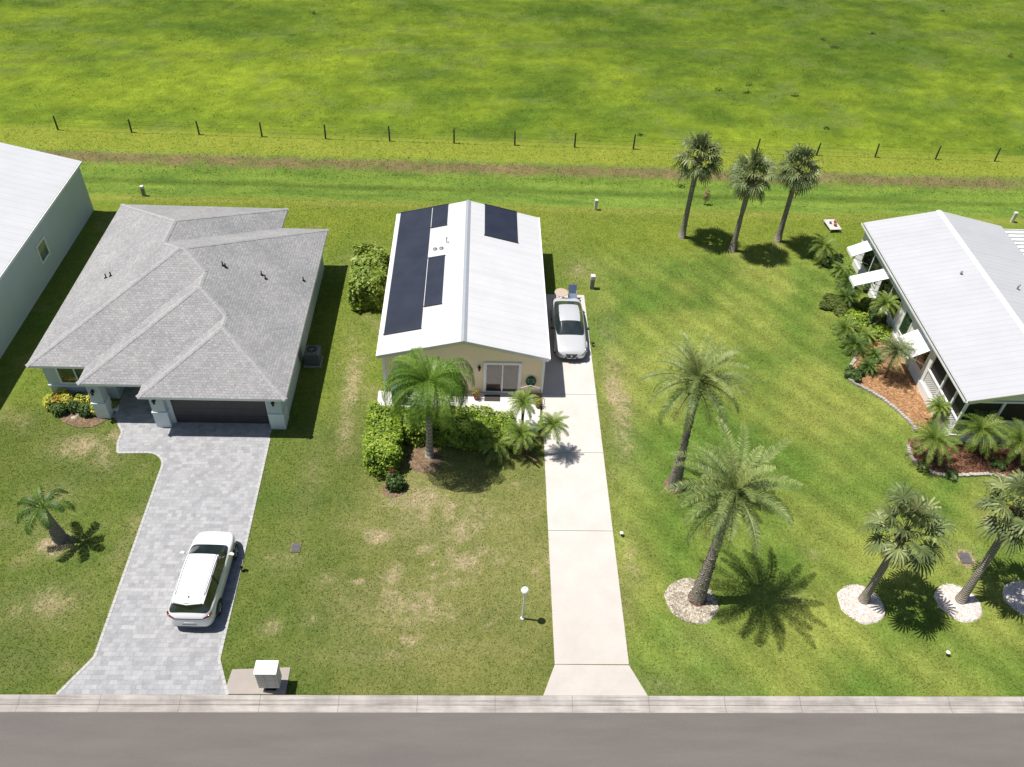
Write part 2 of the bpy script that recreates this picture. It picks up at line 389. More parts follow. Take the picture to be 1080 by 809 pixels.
for a in [(400, 566, .7, .5, .95), (415, 604, .5, .7, .85), (345, 612, .8, .6, .6), (480, 560, 1.6, 1.0, .6), (478, 590, 1.0, 1.2, .6), (440, 530, 2.2, 1.2, .75), (520, 590, 2.6, 2.0, .45), (520, 640, 1.8, 1.2, .4),
          (470, 545, 3.5, 2.2, .6), (430, 640, 3.5, 1.8, .6), (560, 520, 1.2, 1.5, .4), (375, 640, 2.2, 1.2, .5), (395, 690, 3, .5, .5), (470, 683, 3, .4, .45), (285, 661, .5, .4, .9), (326, 655, .3, .3, .9),
          (372, 400, .7, 3.5, .75), (366, 450, .7, 2.2, .6), (372, 360, .6, 2.0, .5), (385, 540, 1.5, 1.0, .35), (400, 345, .6, 1, .5),
          (650, 415, .9, 4.5, .75), (655, 460, .8, 2.5, .6), (640, 350, .8, 2.5, .5), (610, 285, 1.2, 1.5, .6), (590, 250, 1.2, 2.2, .3), (665, 590, .5, 1.6, .5), (664, 610, .8, 1.0, .4), (670, 500, .8, 1.4, .35),
          (85, 470, 1.6, 1.0, .8), (110, 485, 1.2, 1.2, .55), (130, 460, 1.0, .8, .75), (60, 520, 1.2, .8, .6), (50, 640, 2.0, 1.2, .6), (40, 560, 1.0, 1.0, .4), (25, 445, .6, .6, .5), (150, 550, .6, 2.5, .35), (20, 700, 1.6, .8, .3),
          (318, 540, .6, 3.0, .35), (330, 500, .7, 2.5, .45), (300, 590, 1.2, .9, .5), (390, 265, .8, 1.5, .4), (1045, 549, .5, .4, .8), (858, 585, .4, .3, .6), (838, 630, .5, .4, .5), (700, 725, 1.2, .6, .5), (770, 725, .8, .5, .35), (735, 675, 1.2, 1, .3),
          (58, 574, .75, .6, 1.3), (1018, 589, .55, .6, 1.1), (745, 262, .7, .35, .6), (776, 269, .6, .3, .6), (820, 260, .6, .35, .6), (350, 215, .8, .3, .3)]: dry(*a)
_r = random.Random(4)   # many small ragged worn spots in the middle front lawn, a few elsewhere
for _ in range(90):
    dry(_r.gauss(465, 48), _r.gauss(575, 48), _r.uniform(.12, .5), _r.uniform(.10, .35), _r.uniform(.35, .95))
for _ in range(30): dry(_r.uniform(0, 150), _r.uniform(450, 700), _r.uniform(.15, .5), _r.uniform(.1, .4), _r.uniform(.25, .6))
for _ in range(26): dry(_r.gauss(655, 9), _r.uniform(330, 640), _r.uniform(.1, .35), _r.uniform(.15, .6), _r.uniform(.3, .75))
def gcol(x, y):
    x = np.asarray(x, float); y = np.asarray(y, float)
    def c(*v): return np.array(v)[None, :]
    n1 = fbm(x, y, 6.0, 3)[:, None]; n2 = fbm(x, y, 1.6, 9)[:, None]; n3 = fbm(x, y, 14, 21)[:, None]; n4 = fbm(x, y, .6, 33)[:, None]
    n5 = fbm(x, y, 3.2, 91, 3)[:, None]; q_ = np.clip((n5-.5)*2.2+.5, 0, 1); lush = c(.106, .178, .028)*(1-q_)+c(.230, .266, .055)*q_                       # right lot, yellow-green
    lush = lush*(.80+.40*n2)
    st = .5+.5*np.sin((x*.80+y*.60)*2*PI/1.5+3*n1[:, 0]); lush = lush*(.88+.24*st[:, None])
    left = (c(.078, .130, .022)*(1-n2)+c(.148, .180, .038)*n2)*(.85+.3*n1)
    mid = (c(.120, .155, .034)*(1-n2)+c(.222, .228, .066)*n2)*(.85+.3*n1)
    a = sst(-8.0, -3.5, x+1.5*(n1[:, 0]-.5))[:, None]; b = sst(5.0, 8.0, x+2*(n2[:, 0]-.5))[:, None]
    up = sst(29, 34, y+2*(n1[:, 0]-.5))[:, None]   # behind the front lawns the grass is greener
    green = (c(.095, .158, .022)*(1-n2)+c(.180, .218, .036)*n2)
    lot = left*(1-a)+mid*a; lot = lot*(1-up)+green*up; lot = lot*(1-b)+lush*b
    back = sst(45.0, 48.5, y)[:, None]; bk = (c(.125, .185, .022)*(1-n2)+c(.200, .235, .030)*n2); lot = lot*(1-back*.8)+bk*back*.8
    edge = np.exp(-((y-51.9-.4*n2[:, 0])/.45)**2)[:, None]; lot = lot*(1-edge*.5)+c(.27, .28, .06)*edge*.5
    # drainage ditch
    d0 = sst(51.9, 53.3, y+1.4*(n2[:, 0]-.5))[:, None]; ns_ = fbm(x*.35, y*1.6, 1.0, 61, 4)[:, None]; dit = (c(.066, .138, .022)*(1-ns_)+c(.215, .30, .045)*ns_)*(.8+.4*n1)*(1-.35*np.exp(-((y-55.0-.5*n1[:, 0])/.35)**2))[:, None]
    lot = lot*(1-d0)+dit*d0
    br = (sst(57.0, 57.5, y+.5*(n4[:, 0]-.5)+.6*(n1[:, 0]-.5))*(1-sst(58.1, 58.6, y+.6*(n2[:, 0]-.5))))[:, None]
    brk = br*np.clip((fbm(x*.5, y*1.5, .8, 71, 4)[:, None]-.12)*3.4, .5, .95); lot = lot*(1-brk)+(c(.110, .110, .040)*(1-n4)+c(.235, .180, .085)*n4)*brk
    d1 = sst(58.2, 59.0, y+.8*(n4[:, 0]-.5))[:, None]; bank = (c(.165, .22, .025)*(1-n2)+c(.245, .275, .038)*n2); lot = lot*(1-d1)+bank*d1
    d2 = sst(61.2, 62.6, y+.8*(n2[:, 0]-.5))[:, None]
    m = np.clip((n1*.45+n3*.55-.33)*2.6, 0, 1); fade = sst(63, 95, y)[:, None]; m = np.clip(m*1.15-.28*fade, 0, 1); ng = fbm(x*.6, y*1.3, 2.4, 131, 5)[:, None]; n6 = fbm(x, y*1.4, 1.1, 151, 4)[:, None]; m = np.clip(m*.75+(ng-.5)*1.1+.12, 0, 1); pas = c(.072, .128, .013)*(1-m)+c(.195, .262, .020)*m; pas = pas*(.70+.60*n6)*(.78+.44*n4)*(1-.14*fade); dl = np.clip((fbm(x, y*1.3, 3.1, 171, 5)[:, None]-.60)*5, 0, .35); pas = pas*(1-dl)+c(.125, .165, .045)*dl; trk = np.exp(-((y-84-.16*(x-30)-2*n3[:, 0])/.35)**2)[:, None]*.45; pas = pas*(1-trk)+c(.09, .11, .03)*trk
    lot = lot*(1-d2)+pas*d2
    sp = sst(.66, .74, fbm(x, y, 2.2, 77, 5))[:, None]*(y < 50)[:, None]*.35*(1-b); lot = lot*(1-sp)+c(.26, .235, .10)*sp
    return lot
def dryk(x, y):
    x = np.asarray(x, float); y = np.asarray(y, float); k = np.zeros_like(x)
    for (dx, dy, rx, ry, st_) in DRY: k = np.maximum(k, st_*np.exp(-.8*(((x-dx)/rx)**2+((y-dy)/ry)**2)))
    return k
def setdry(o, k):
    at = o.data.attributes.new('dry', 'FLOAT', 'POINT'); at.data.foreach_set('value', k.astype(np.float32))
def gz(x, y):
    y = np.asarray(y, float); x = np.asarray(x, float)
    d = np.where(y < 56.2, -.55*sst(52.0, 55.2, y), -.55*(1-sst(56.2, 58.6, y)))
    u = .10*(fbm(x, y, 9, 5)-.5)*sst(59, 66, y)
    rd = np.where(y < 15.95, -.30, 0.0)
    return d+u+rd
def axis(lo, hi, fine, far, grow=1.25):
    a = list(np.arange(lo, hi+1e-6, fine)); s = fine; p = hi
    while p < far: s *= grow; p += s; a.append(p)
    s = fine; p = lo
    while p > -far: s *= grow; p -= s; a.insert(0, p)
    return np.array(a)
xs = axis(-56, 74, .35, 1500); ys = axis(14.6, 64, .3, 1500); yf = [v for v in ys if v > 64.5]; ys = np.sort(np.concatenate([ys[ys <= 64.5], np.arange(65, 112, .45), [v for v in axis(14.6, 112, .9, 1500) if v > 112.5], [15.90, 15.975]]))
X, Y = np.meshgrid(xs, ys); xv = X.ravel(); yv = Y.ravel(); zv = gz(xv, yv)
nx, ny = len(xs), len(ys); idx = np.arange(nx*ny).reshape(ny, nx)
q = np.stack([idx[:-1, :-1], idx[:-1, 1:], idx[1:, 1:], idx[1:, :-1]], -1).reshape(-1, 4)
def npmesh(name, verts, faces, nper, mat):
    me = bpy.data.meshes.new(name); nv = len(verts); nf = len(faces)
    me.vertices.add(nv); me.vertices.foreach_set('co', verts.astype(np.float32).ravel())
    me.loops.add(nf*nper); me.loops.foreach_set('vertex_index', faces.astype(np.int32).ravel())
    me.polygons.add(nf); me.polygons.foreach_set('loop_start', np.arange(0, nf*nper, nper, dtype=np.int32))
    me.polygons.foreach_set('loop_total', np.full(nf, nper, dtype=np.int32))
    me.update(calc_edges=True); me.validate(); me.materials.append(M[mat])
    o = bpy.data.objects.new(name, me); COL.objects.link(o); return o
def setcol(o, c):
    at = o.data.color_attributes.new('gcol', 'FLOAT_COLOR', 'POINT'); cc = np.ones((len(c), 4), np.float32); cc[:, :3] = c; at.data.foreach_set('color', cc.ravel())
g = npmesh('ground', np.stack([xv, yv, zv], 1), q, 4, 'grass_ground'); setcol(g, gcol(xv, yv)); setdry(g, dryk(xv, yv)); g.data.polygons.foreach_set('use_smooth', [True]*len(q)); tag(g, kind='structure')

# polygons the grass must stay off
DRIVE = [(2.91, 15.98), (3.44, 17.32), (3.53, 26.3), (3.62, 30.9), (3.62, 42.12), (6.66, 42.12), (6.52, 30), (6.49, 17.3), (7.08, 15.98)]
arc = lambda cx, cy, r, a0, a1, n=8: [(cx+r*math.cos(math.radians(a0+(a1-a0)*i/n)), cy+r*math.sin(math.radians(a0+(a1-a0)*i/n))) for i in range(n+1)]
PAVE = [(-15.94, 15.98), (-15.03, 17.57)]+[(-15.08, 22), (-15.15, 27.2)]+arc(-16.1, 27.6, .95, 0, 90, 6)+[(-17.55, 28.5), (-17.75, 29.2), (-17.75, 29.9), (-18.2, 30.6), (-18.55, 31.0), (-18.55, 33.55), (-16.12, 33.55), (-16.12, 30.4), (-15.4, 30.4), (-15.4, 30.64), (-10.36, 30.64), (-10.36, 29.6), (-10.2, 23), (-10.1, 17.47), (-9.43, 15.98)]
PATIO = [(-5.2, 31.15), (-5.2, 33.22), (3.617, 33.22), (3.617, 31.15)]
MPAD = [(-9.43, 16.02), (-9.55, 16.35), (-9.48, 17.05), (-7.2, 17.15), (-7.2, 16.02)]
BED1 = [P2(*a) for a in [(893, 396), (900, 404), (910, 410), (930, 421), (950, 437), (965, 453)]]+[(24.6, 31.2), (24.9, 31.0), (24.93, 38.6), (23.2, 38.4), (22.3, 37.2), (21.5, 35.9)]
BED2 = [P2(*a) for a in [(957, 462), (960, 478), (967, 489), (985, 501), (1010, 503), (1040, 502), (1080, 510)]]+[(30.5, 27.0), (33, 27.2), (33, 29.9), (24.9, 29.9), (24.4, 30.4)]
def inpoly(x, y, poly):
    r = np.zeros(len(x), bool); n = len(poly)
    for i in range(n):
        x0, y0 = poly[i]; x1, y1 = poly[(i+1) % n]
        if y0 == y1: continue
        c = ((y0 > y) != (y1 > y)) & (x < (x1-x0)*(y-y0)/(y1-y0)+x0); r ^= c
    return r
RINGS = [(9.62, 20.35, 1.12, 1.18, 'tan'), (17.12, 20.25, 1.0, 1.02, 'white'), (21.55, 20.35, .97, 1.0, 'white'), (24.75, 20.5, 1.0, 1.0, 'white')]
HOUSES = [[(-21.95, 32.3), (-9.66, 30.3), (-9.66, 46.5), (-21.95, 46.5)], [(-4.85, 33.2), (3.6, 33.2), (3.6, 46.4), (-4.85, 46.4)], [(24.95, 30.1), (33.6, 30.1), (33.6, 46.3), (24.95, 46.3)], [(-36, 30), (-25.95, 30), (-25.95, 50.3), (-36, 50.3)]]
def grass(name, dens, x0, x1, y0, y1, h, wd, lean, label, keep=None, clump=None):
    n = int(dens*(x1-x0)*(y1-y0)); x = RNG.uniform(x0, x1, n); y = RNG.uniform(y0, y1, n)
    if clump is not None:
        s = fbm(x, y, clump, 91, 3); k = s+RNG.uniform(-.12, .12, n) > .5; x = x[k]; y = y[k]
    bad = np.zeros(len(x), bool); x0_, y0_ = x, y; j_ = .10*(fbm(x, y, .5, 401, 3)-.35)+RNG.normal(0, .02, len(x)); sg = np.where(fbm(x, y, 3, 7, 1) > .5, 1, -1)
    for pl in [DRIVE, PAVE, PATIO, MPAD, BED1, BED2]+HOUSES: bad |= inpoly(x, y, pl) & inpoly(x+j_, y, pl) & inpoly(x-j_, y, pl)
    for cx, cy, ra, rb, _ in RINGS: bad |= ((x-cx)/ra)**2+((y-cy)/rb)**2 < 1
    x = x[~bad]; y = y[~bad]; n = len(x)
    # drop what the camera could never see, even from a step aside
    hh = h*RNG.uniform(.55, 1.35, n); a = RNG.uniform(0, 2*PI, n); ww = wd*RNG.uniform(.6, 1.4, n)
    z = gz(x, y); dx = np.cos(a); dy = np.sin(a); b = RNG.uniform(0, 2*PI, n); ln = hh*RNG.uniform(.1, lean, n)
    v = np.empty((n, 3, 3)); v[:, 0] = np.stack([x-dx*ww/2, y-dy*ww/2, z-.005], 1); v[:, 1] = np.stack([x+dx*ww/2, y+dy*ww/2, z-.005], 1)
    v[:, 2] = np.stack([x+np.cos(b)*ln, y+np.sin(b)*ln, z+hh], 1)
    o = npmesh(name, v.reshape(-1, 3), np.arange(n*3).reshape(-1, 3), 3, 'grass_blades')
    setcol(o, np.repeat(gcol(x, y), 3, 0)); setdry(o, np.repeat(dryk(x, y), 3)); at = o.data.attributes.new('tint', 'FLOAT', 'POINT'); at.data.foreach_set('value', np.repeat(RNG.uniform(0, 1, n), 3).astype(np.float32))
    tag(o, label, 'grass', kind='stuff'); return o
grass('lawn_grass', 170, -24, 31, 16.03, 52.4, .040, .045, 2.1, 'short mown lawn grass around the houses')
grass('ditch_grass', 16, -34, 46, 52.6, 56.9, .07, .06, 3.0, 'rank bright green grass growing along the drainage ditch')
grass('bank_grass', 26, -36, 48, 56.4, 61.4, .06, .08, 2.5, 'dry brownish grass on the bank below the wire fence')
grass('pasture_grass', 12, -50, 66, 61.2, 100, .05, .10, 3.5, 'bright yellow green pasture grass beyond the wire fence', clump=2.2)

# road, kerb, driveways
MB().box(-300, 300, 7.6, 15.33, -.30, -.085).build('road', 'asphalt')['kind'] = 'structure'
k = MB(); prof = [(15.30, -.10), (15.36, -.082), (15.60, -.078), (15.61, -.10), (15.63, -.10), (15.64, -.07), (15.74, -.03), (15.80, .012), (15.98, .022), (15.98, -.25), (15.30, -.25)]
vs = []; 
for X0 in (-300, 300): vs += [(X0, y, z) for y, z in prof]
n = len(prof); k.add(vs, [(i, i+n, (i+1) % n+n, (i+1) % n) for i in range(n)]+[tuple(range(n)), tuple(range(2*n-1, n-1, -1))])
k.build('kerb', 'kerb_concrete')['kind'] = 'structure'
k = MB(); prof2 = [(7.62, -.10), (7.3, -.07), (7.15, .02), (6.9, .03), (6.9, -.25), (7.62, -.25)]; vs = []
for X0 in (-300, 300): vs += [(X0, y, z) for y, z in prof2]
n = len(prof2); k.add(vs, [(i, i+n, (i+1) % n+n, (i+1) % n) for i in range(n)]+[tuple(range(n)), tuple(range(2*n-1, n-1, -1))]); k.build('kerb', 'kerb_concrete')['kind'] = 'structure'
# concrete driveway in separate slabs with real joints
dr = MB(); L = lambda y: 3.44+(y-17.32)*.0103 if y < 30.9 else 3.617
Rr = lambda y: 6.49+(y-17.3)*.0068
J = [17.32, 24.05, 28.95, 33.2, 37.7, 42.12]
gp = .012
dr.prism([(2.91, 15.985), (3.44, 17.32-gp), (6.49, 17.3-gp), (7.08, 15.985)], -.2, .022)
for a, b in zip(J[:-1], J[1:]):
    dr.prism([(L(a+gp), a+gp), (L(b-.01), b-gp), (Rr(b), b-gp), (Rr(a), a+gp)], -.2, .024)
o = dr.build('concrete_driveway', 'concrete_drive'); o['kind'] = 'structure'
MB().prism([(-5.2, 31.15), (-5.2, 33.22), (3.60, 33.22), (3.40, 31.15)], -.2, .02).build('patio_slab', 'slab_white')['kind'] = 'structure'
MB().prism([(3.3, 30.2), (3.3, 31.14), (-.5, 31.14), (-.5, 30.75)], -.2, .018).build('patio_path', 'slab_white')['kind'] = 'structure'
def sheet(name, poly, z, mat):
    bm = bmesh.new(); f = bm.faces.new([bm.verts.new((x, y, z)) for x, y in poly]); 
    if f.calc_area() and f.normal.z < 0: f.normal_flip()
    r = bmesh.ops.extrude_face_region(bm, geom=[f]); 
    for v in r['geom']:
        if isinstance(v, bmesh.types.BMVert): v.co.z -= .12
    bmesh.ops.recalc_face_normals(bm, faces=bm.faces); bmesh.ops.triangulate(bm, faces=bm.faces)
    me = bpy.data.meshes.new(name); bm.to_mesh(me); bm.free(); me.materials.append(M[mat]); o = bpy.data.objects.new(name, me); COL.objects.link(o); return o
sheet('paver_driveway', PAVE, .022, 'pavers')['kind'] = 'structure'
# soldier-course edging along the paver drive
def strip(path, wd, z0, z1):
    mb = MB(); pts = [Vector((x, y)) for x, y in path]
    for a, b in zip(pts[:-1], pts[1:]):
        d = (b-a); ln = d.length; d.normalize(); nrm = Vector((-d.y, d.x)); n = max(1, round(ln/.22))
        for i in range(n):
            s0 = a+d*(ln*i/n+.006); s1 = a+d*(ln*(i+1)/n-.006); zz = z1+random.uniform(-.003, .003)
            mb.prism([tuple(s0-nrm*wd/2), tuple(s1-nrm*wd/2), tuple(s1+nrm*wd/2), tuple(s0+nrm*wd/2)], z0, zz)
    return mb
plain('paver_edge', (.42, .41, .40), .9, var=.2, nscale=3)
i0 = PAVE.index((-18.2, 30.6))
strip(PAVE[0:i0+1], .12, -.05, .034).build('paver_edging', 'paver_edge')['kind'] = 'structure'
strip(PAVE[-4:], .12, -.05, .034).build('paver_edging', 'paver_edge')['kind'] = 'structure'
sheet('mailbox_pad', MPAD, .028, 'concrete_pad')['kind'] = 'structure'

# ------------------------------------------------------------------ helpers for house parts
def window_y(par, x0, x1, z0, z1, y, face=-1, panes=2, gl='glass_dark', fr='white_trim', fw=.09):
    """window in a wall parallel to x; y = wall surface, face = outward direction"""
    f = MB(); t = .05*face; ya, yb = sorted((y, y+t))
    f.box(x0-fw, x1+fw, ya, yb, z1, z1+fw); f.box(x0-fw, x1+fw, ya, yb+0, z0-fw, z0); f.box(x0-fw, x0, ya, yb, z0, z1); f.box(x1, x1+fw, ya, yb, z0, z1)
    for i in range(1, panes):
        c = x0+(x1-x0)*i/panes; f.box(c-.035, c+.035, ya, yb-.004 if face > 0 else yb, z0, z1)
    w_ = f.build('window', fr, par); 
    ya, yb = sorted((y+.008*face, y+.02*face)); MB().box(x0, x1, ya, yb, z0, z1).build('pane', gl, w_); return w_
def window_x(par, y0, y1, z0, z1, x, face=-1, panes=2, gl='glass_dark', fr='white_trim', fw=.09):
    f = MB(); xa, xb = sorted((x, x+.05*face))
    f.box(xa, xb, y0-fw, y1+fw, z1, z1+fw); f.box(xa, xb, y0-fw, y1+fw, z0-fw, z0); f.box(xa, xb, y0-fw, y0, z0, z1); f.box(xa, xb, y1, y1+fw, z0, z1)
    for i in range(1, panes):
        c = y0+(y1-y0)*i/panes; f.box(xa, xb, c-.035, c+.035, z0, z1)
    w_ = f.build('window', fr, par)
    xa, xb = sorted((x+.008*face, x+.02*face)); MB().box(xa, xb, y0, y1, z0, z1).build('pane', gl, w_); return w_
def lantern(par, x, y, z):
    m = MB(); m.box(x-.05, x+.05, y-.03, y, z-.08, z+.12); m.bar((x, y-.02, z+.08), (x, y-.14, z+.12), .012)
    m.lathe(x, y-.14, [(.03, z-.16), (.06, z-.12), (.075, z+.06), (.10, z+.08), (.02, z+.15)], 8)
    return m.build('wall_lantern', 'dark_metal', par)
def gable_y(mb, x0, xr, x1, y0, y1, ze, zr, th=.12):
    """gable roof shell with ridge along y"""
    for a, b, za, zb in ((x0, xr, ze, zr), (xr, x1, zr, ze)):
        vs = [(a, y0, za-th), (b, y0, zb-th), (b, y1, zb-th), (a, y1, za-th), (a, y0, za), (b, y0, zb), (b, y1, zb), (a, y1, za)]
        mb.add(vs, [(3, 2, 1, 0), (4, 5, 6, 7), (0, 1, 5, 4), (2, 3, 7, 6), (0, 4, 7, 3), (1, 2, 6, 5)])
    return mb

# ------------------------------------------------------------------ left house, grey shingle hip roof
lh = empty('hip_roof_house', (-15.5, 38.5, 0), 'house with grey shingle hip roof and dark garage door above the paver driveway', 'house')
OFF = Vector((15.5, -38.5, 0))
def off(o, v):
    o.location = v; return o
FP = [(-21.95, 32.3), (-18.6, 32.3), (-18.6, 33.6), (-16.1, 33.6), (-16.1, 30.3), (-15.42, 30.3), (-15.42, 30.68), (-10.35, 30.68), (-10.35, 30.3), (-9.66, 30.3), (-9.66, 44.3), (-12.45, 44.3), (-12.45, 46.5), (-21.95, 46.5)]
wm = MB().prism(FP, -.2, 2.46); off(MB().box(-19.25, -18.65, 30.85, 31.45, -.2, 2.46).build('porch_column', 'bluegrey_wall', lh), OFF)
off(wm.build('wall', 'bluegrey_wall', lh), OFF)
# lighter trim: pillar bases, bands, garage surround
for x0, x1, y0, y1 in ((-16.1, -15.42, 30.3, 30.9), (-10.35, -9.66, 30.3, 31.2), (-19.25, -18.65, 30.85, 31.45)):
    tr = MB(); tr.box(x0-.03, x1+.03, y0-.03, y1, 0, 1.0); tr.box(x0-.055, x1+.055, y0-.055, y1, 1.0, 1.09); off(tr.build('column_base', 'bluegrey_light', lh), OFF)
tr = MB(); tr.box(-15.42, -15.22, 30.60, 30.69, 0, 2.4); tr.box(-10.52, -10.35, 30.60, 30.69, 0, 2.4); tr.box(-15.22, -10.52, 30.60, 30.69, 2.25, 2.4)
off(tr.build('garage_door_frame', 'bluegrey_light', lh), OFF); off(MB().box(-22.0, -18.63, 32.24, 32.3, .85, .95).build('wall_band', 'bluegrey_light', lh), OFF)
off(MB().box(-15.22, -10.52, 30.64, 30.675, .03, 2.25).build('garage_door', 'garage_door', lh), OFF)
d_ = off(MB().box(-17.7, -16.75, 33.55, 33.62, .03, 2.15).build('entry_door', 'bluegrey_light', lh), OFF); MB().lathe(-17.6, 33.5, [(.03, 1.0), (.03, 1.1)], 8).build('handle', 'dark_metal', d_)
for a in [window_y(lh, -21.2, -19.55, 1.15, 2.25, 32.3, -1, 2, 'glass_green'), window_x(lh, 36.8, 38.0, 1.1, 2.1, -9.66, 1), window_x(lh, 41.5, 42.7, 1.1, 2.1, -9.66, 1),
          lantern(lh, -15.8, 30.27, 1.95), lantern(lh, -10.0, 30.27, 1.95), lantern(lh, -18.95, 30.82, 1.95)]: off(a, OFF)
OUT = [(-22.4, 31.88), (-19.5, 31.88), (-19.5, 30.66), (-16.36, 30.66), (-16.36, 29.8), (-9.22, 29.8), (-9.22, 44.8), (-12.05, 44.8), (-12.05, 47.03), (-22.4, 47.03)]
off(MB().prism(OUT, 2.46, 2.597).build('soffit', 'white_trim', lh), OFF)
SL = .44
RECT = [(-22.4, -9.22, 31.88, 44.8), (-22.4, -12.05, 30, 47.03), (-19.5, -9.22, 30.66, 44.8), (-16.36, -9.22, 29.8, 44.8)]
RECT[1] = (-22.4, -12.05, 31.88, 47.03)
def rh_(x, y): return max(min(x-a, b-x, y-c, d-y) for a, b, c, d in RECT)
bm = bmesh.new(); bm.faces.new([bm.verts.new((x, y, 0)) for x, y in OUT])
XS = [-22.4, -19.5, -16.36, -12.05, -9.22]; YS = [29.8, 30.66, 31.88, 44.8, 47.03]
def bis(co, no):
    bmesh.ops.bisect_plane(bm, geom=bm.verts[:]+bm.edges[:]+bm.faces[:], dist=1e-4, plane_co=co, plane_no=no)
for x in XS:
    for y in YS: bis((x, y, 0), (1, 1, 0)); bis((x, y, 0), (1, -1, 0))
for i in range(5):
    for j in range(i+1, 5): bis(((XS[i]+XS[j])/2, 0, 0), (1, 0, 0)); bis((0, (YS[i]+YS[j])/2, 0), (0, 1, 0))
for v in bm.verts: v.co.z = 2.6+SL*max(0, rh_(v.co.x, v.co.y))
bmesh.ops.recalc_face_normals(bm, faces=bm.faces)
bmesh.ops.dissolve_limit(bm, angle_limit=.02, verts=bm.verts, edges=bm.edges)
for f in bm.faces:
    if f.normal.z < 0: f.normal_flip()
caps = []
for e in bm.edges:
    if len(e.link_faces) == 2:
        a, b = (f.normal for f in e.link_faces); p0 = e.link_faces[0].calc_center_median(); 
        mid = (e.verts[0].co+e.verts[1].co)/2; eps = .05
        d = (e.verts[1].co-e.verts[0].co); side = Vector((-d.y, d.x, 0)).normalized()*eps
        zc = 2.6+SL*rh_(mid.x, mid.y); za = 2.6+SL*rh_(mid.x+side.x, mid.y+side.y); zb = 2.6+SL*rh_(mid.x-side.x, mid.y-side.y)
        if za < zc-1e-4 and zb < zc-1e-4 or (za+zb < 2*zc-.01): caps.append((e.verts[0].co.copy(), e.verts[1].co.copy()))
me = bpy.data.meshes.new('roof'); bm.to_mesh(me); bm.free(); me.materials.append(M['shingles'])
rf = bpy.data.objects.new('roof', me); COL.objects.link(rf); rf.parent = lh; rf.location = OFF
mb = MB()
for a, b in caps:
    d = b-a; ln = d.length; dn = d.normalized(); side = Vector((-dn.y, dn.x, 0)).normalized(); nseg = max(1, int(ln/.22))
    drop = .13*SL*(.72 if abs(dn.x) > .2 and abs(dn.y) > .2 else 1)
    for i in range(nseg):
        p0 = a+d*(i/nseg); p1 = a+d*((i+1)/nseg); j = random.uniform(0, .012); wd = .13
        vs = []
        for p in (p0, p1):
            vs += [p+side*wd+Vector((0, 0, -drop+.012+j)), p+Vector((0, 0, .018+j)), p-side*wd+Vector((0, 0, -drop+.012+j))]
        mb.add(vs, [(0, 1, 4, 3), (1, 2, 5, 4), (0, 3, 5, 2), (0, 2, 1), (3, 4, 5)])
cp = mb.build('ridge_caps', 'ridge_cap', rf)
for a in [(112, 293), (117, 291), (235, 280), (238, 282), (276, 290), (280, 294), (320, 296)]:
    # solve for the roof height along the sight line
    z = 4.0
    for _ in range(30): p = P(*a, z); z = 2.6+SL*max(0, rh_(p.x, p.y))
    m_ = MB(); m_.lathe(p.x, p.y, [(.035, z-.05), (.035, z+.25), (.04, z+.25)], 8); m_.lathe(p.x, p.y, [(.12, z-.03), (.05, z+.05)], 8); m_.build('vent_pipe', 'dark_metal', rf)

# ------------------------------------------------------------------ far left building
lb = empty('white_roof_building', (-31, 40, 0), 'slate grey building with white metal roof at the left edge of the picture', 'house'); O2 = Vector((31, -40, 0))
off(MB().prism([(-36.4, 30.2), (-25.95, 30.2), (-25.95, 50.35), (-36.4, 50.35)], -.2, 3.45).build('wall', 'slate_wall', lb), O2)
g_ = MB()
for y in (30.2, 50.25):
    g_ = MB(); g_.add([(-36.4, y, 3.45), (-25.95, y, 3.45), (-31.17, y, 4.75), (-36.4, y+.1, 3.45), (-25.95, y+.1, 3.45), (-31.17, y+.1, 4.75)], [(0, 1, 2), (5, 4, 3), (0, 2, 5, 3), (1, 4, 5, 2)]); off(g_.build('gable', 'slate_wall', lb), O2)
r_ = off(gable_y(MB(), -36.6, -31.17, -25.78, 30.0, 50.45, 3.62, 4.95).build('roof', 'metal_roof_dull', lb), O2)
MB().box(-25.78, -25.72, 30.0, 50.45, 3.46, 3.6).build('fascia', 'white_trim', r_)
off(window_x(lb, 42.4, 43.4, 1.35, 2.35, -25.95, 1, 1, 'glass_grey', fw=.12), O2)

# ------------------------------------------------------------------ middle house
mh = empty('cream_house', (-.6, 40, 0), 'cream house with white metal gable roof carrying dark solar mats', 'house'); O3 = Vector((.6, -40, 0))
off(MB().prism([(-4.85, 33.25), (3.62, 33.25), (3.62, 46.4), (-4.85, 46.4)], -.2, 2.53).build('wall', 'cream_wall', mh), O3)
g_ = MB()
for y in (33.25, 46.3):
    g_ = MB(); g_.add([(-4.85, y, 2.53), (3.62, y, 2.53), (-.62, y, 3.62), (-4.85, y+.1, 2.53), (3.62, y+.1, 2.53), (-.62, y+.1, 3.62)], [(0, 1, 2), (5, 4, 3), (0, 2, 5, 3), (1, 4, 5, 2)]); off(g_.build('gable', 'cream_wall', mh), O3)
r_ = off(gable_y(MB(), -5.08, -.63, 3.82, 33.12, 46.68, 2.65, 3.76, .1).build('roof', 'metal_roof_white', mh), O3)
MB().add([(-.63-.15, 33.1, 3.745), (-.63, 33.1, 3.80), (-.63+.15, 33.1, 3.745), (-.63-.15, 46.7, 3.745), (-.63, 46.7, 3.80), (-.63+.15, 46.7, 3.745)], [(0, 3, 4, 1), (1, 4, 5, 2), (0, 1, 2), (5, 4, 3), (0, 2, 5, 3)]).build('ridge_cap', 'aluminium', r_)
f_ = MB()
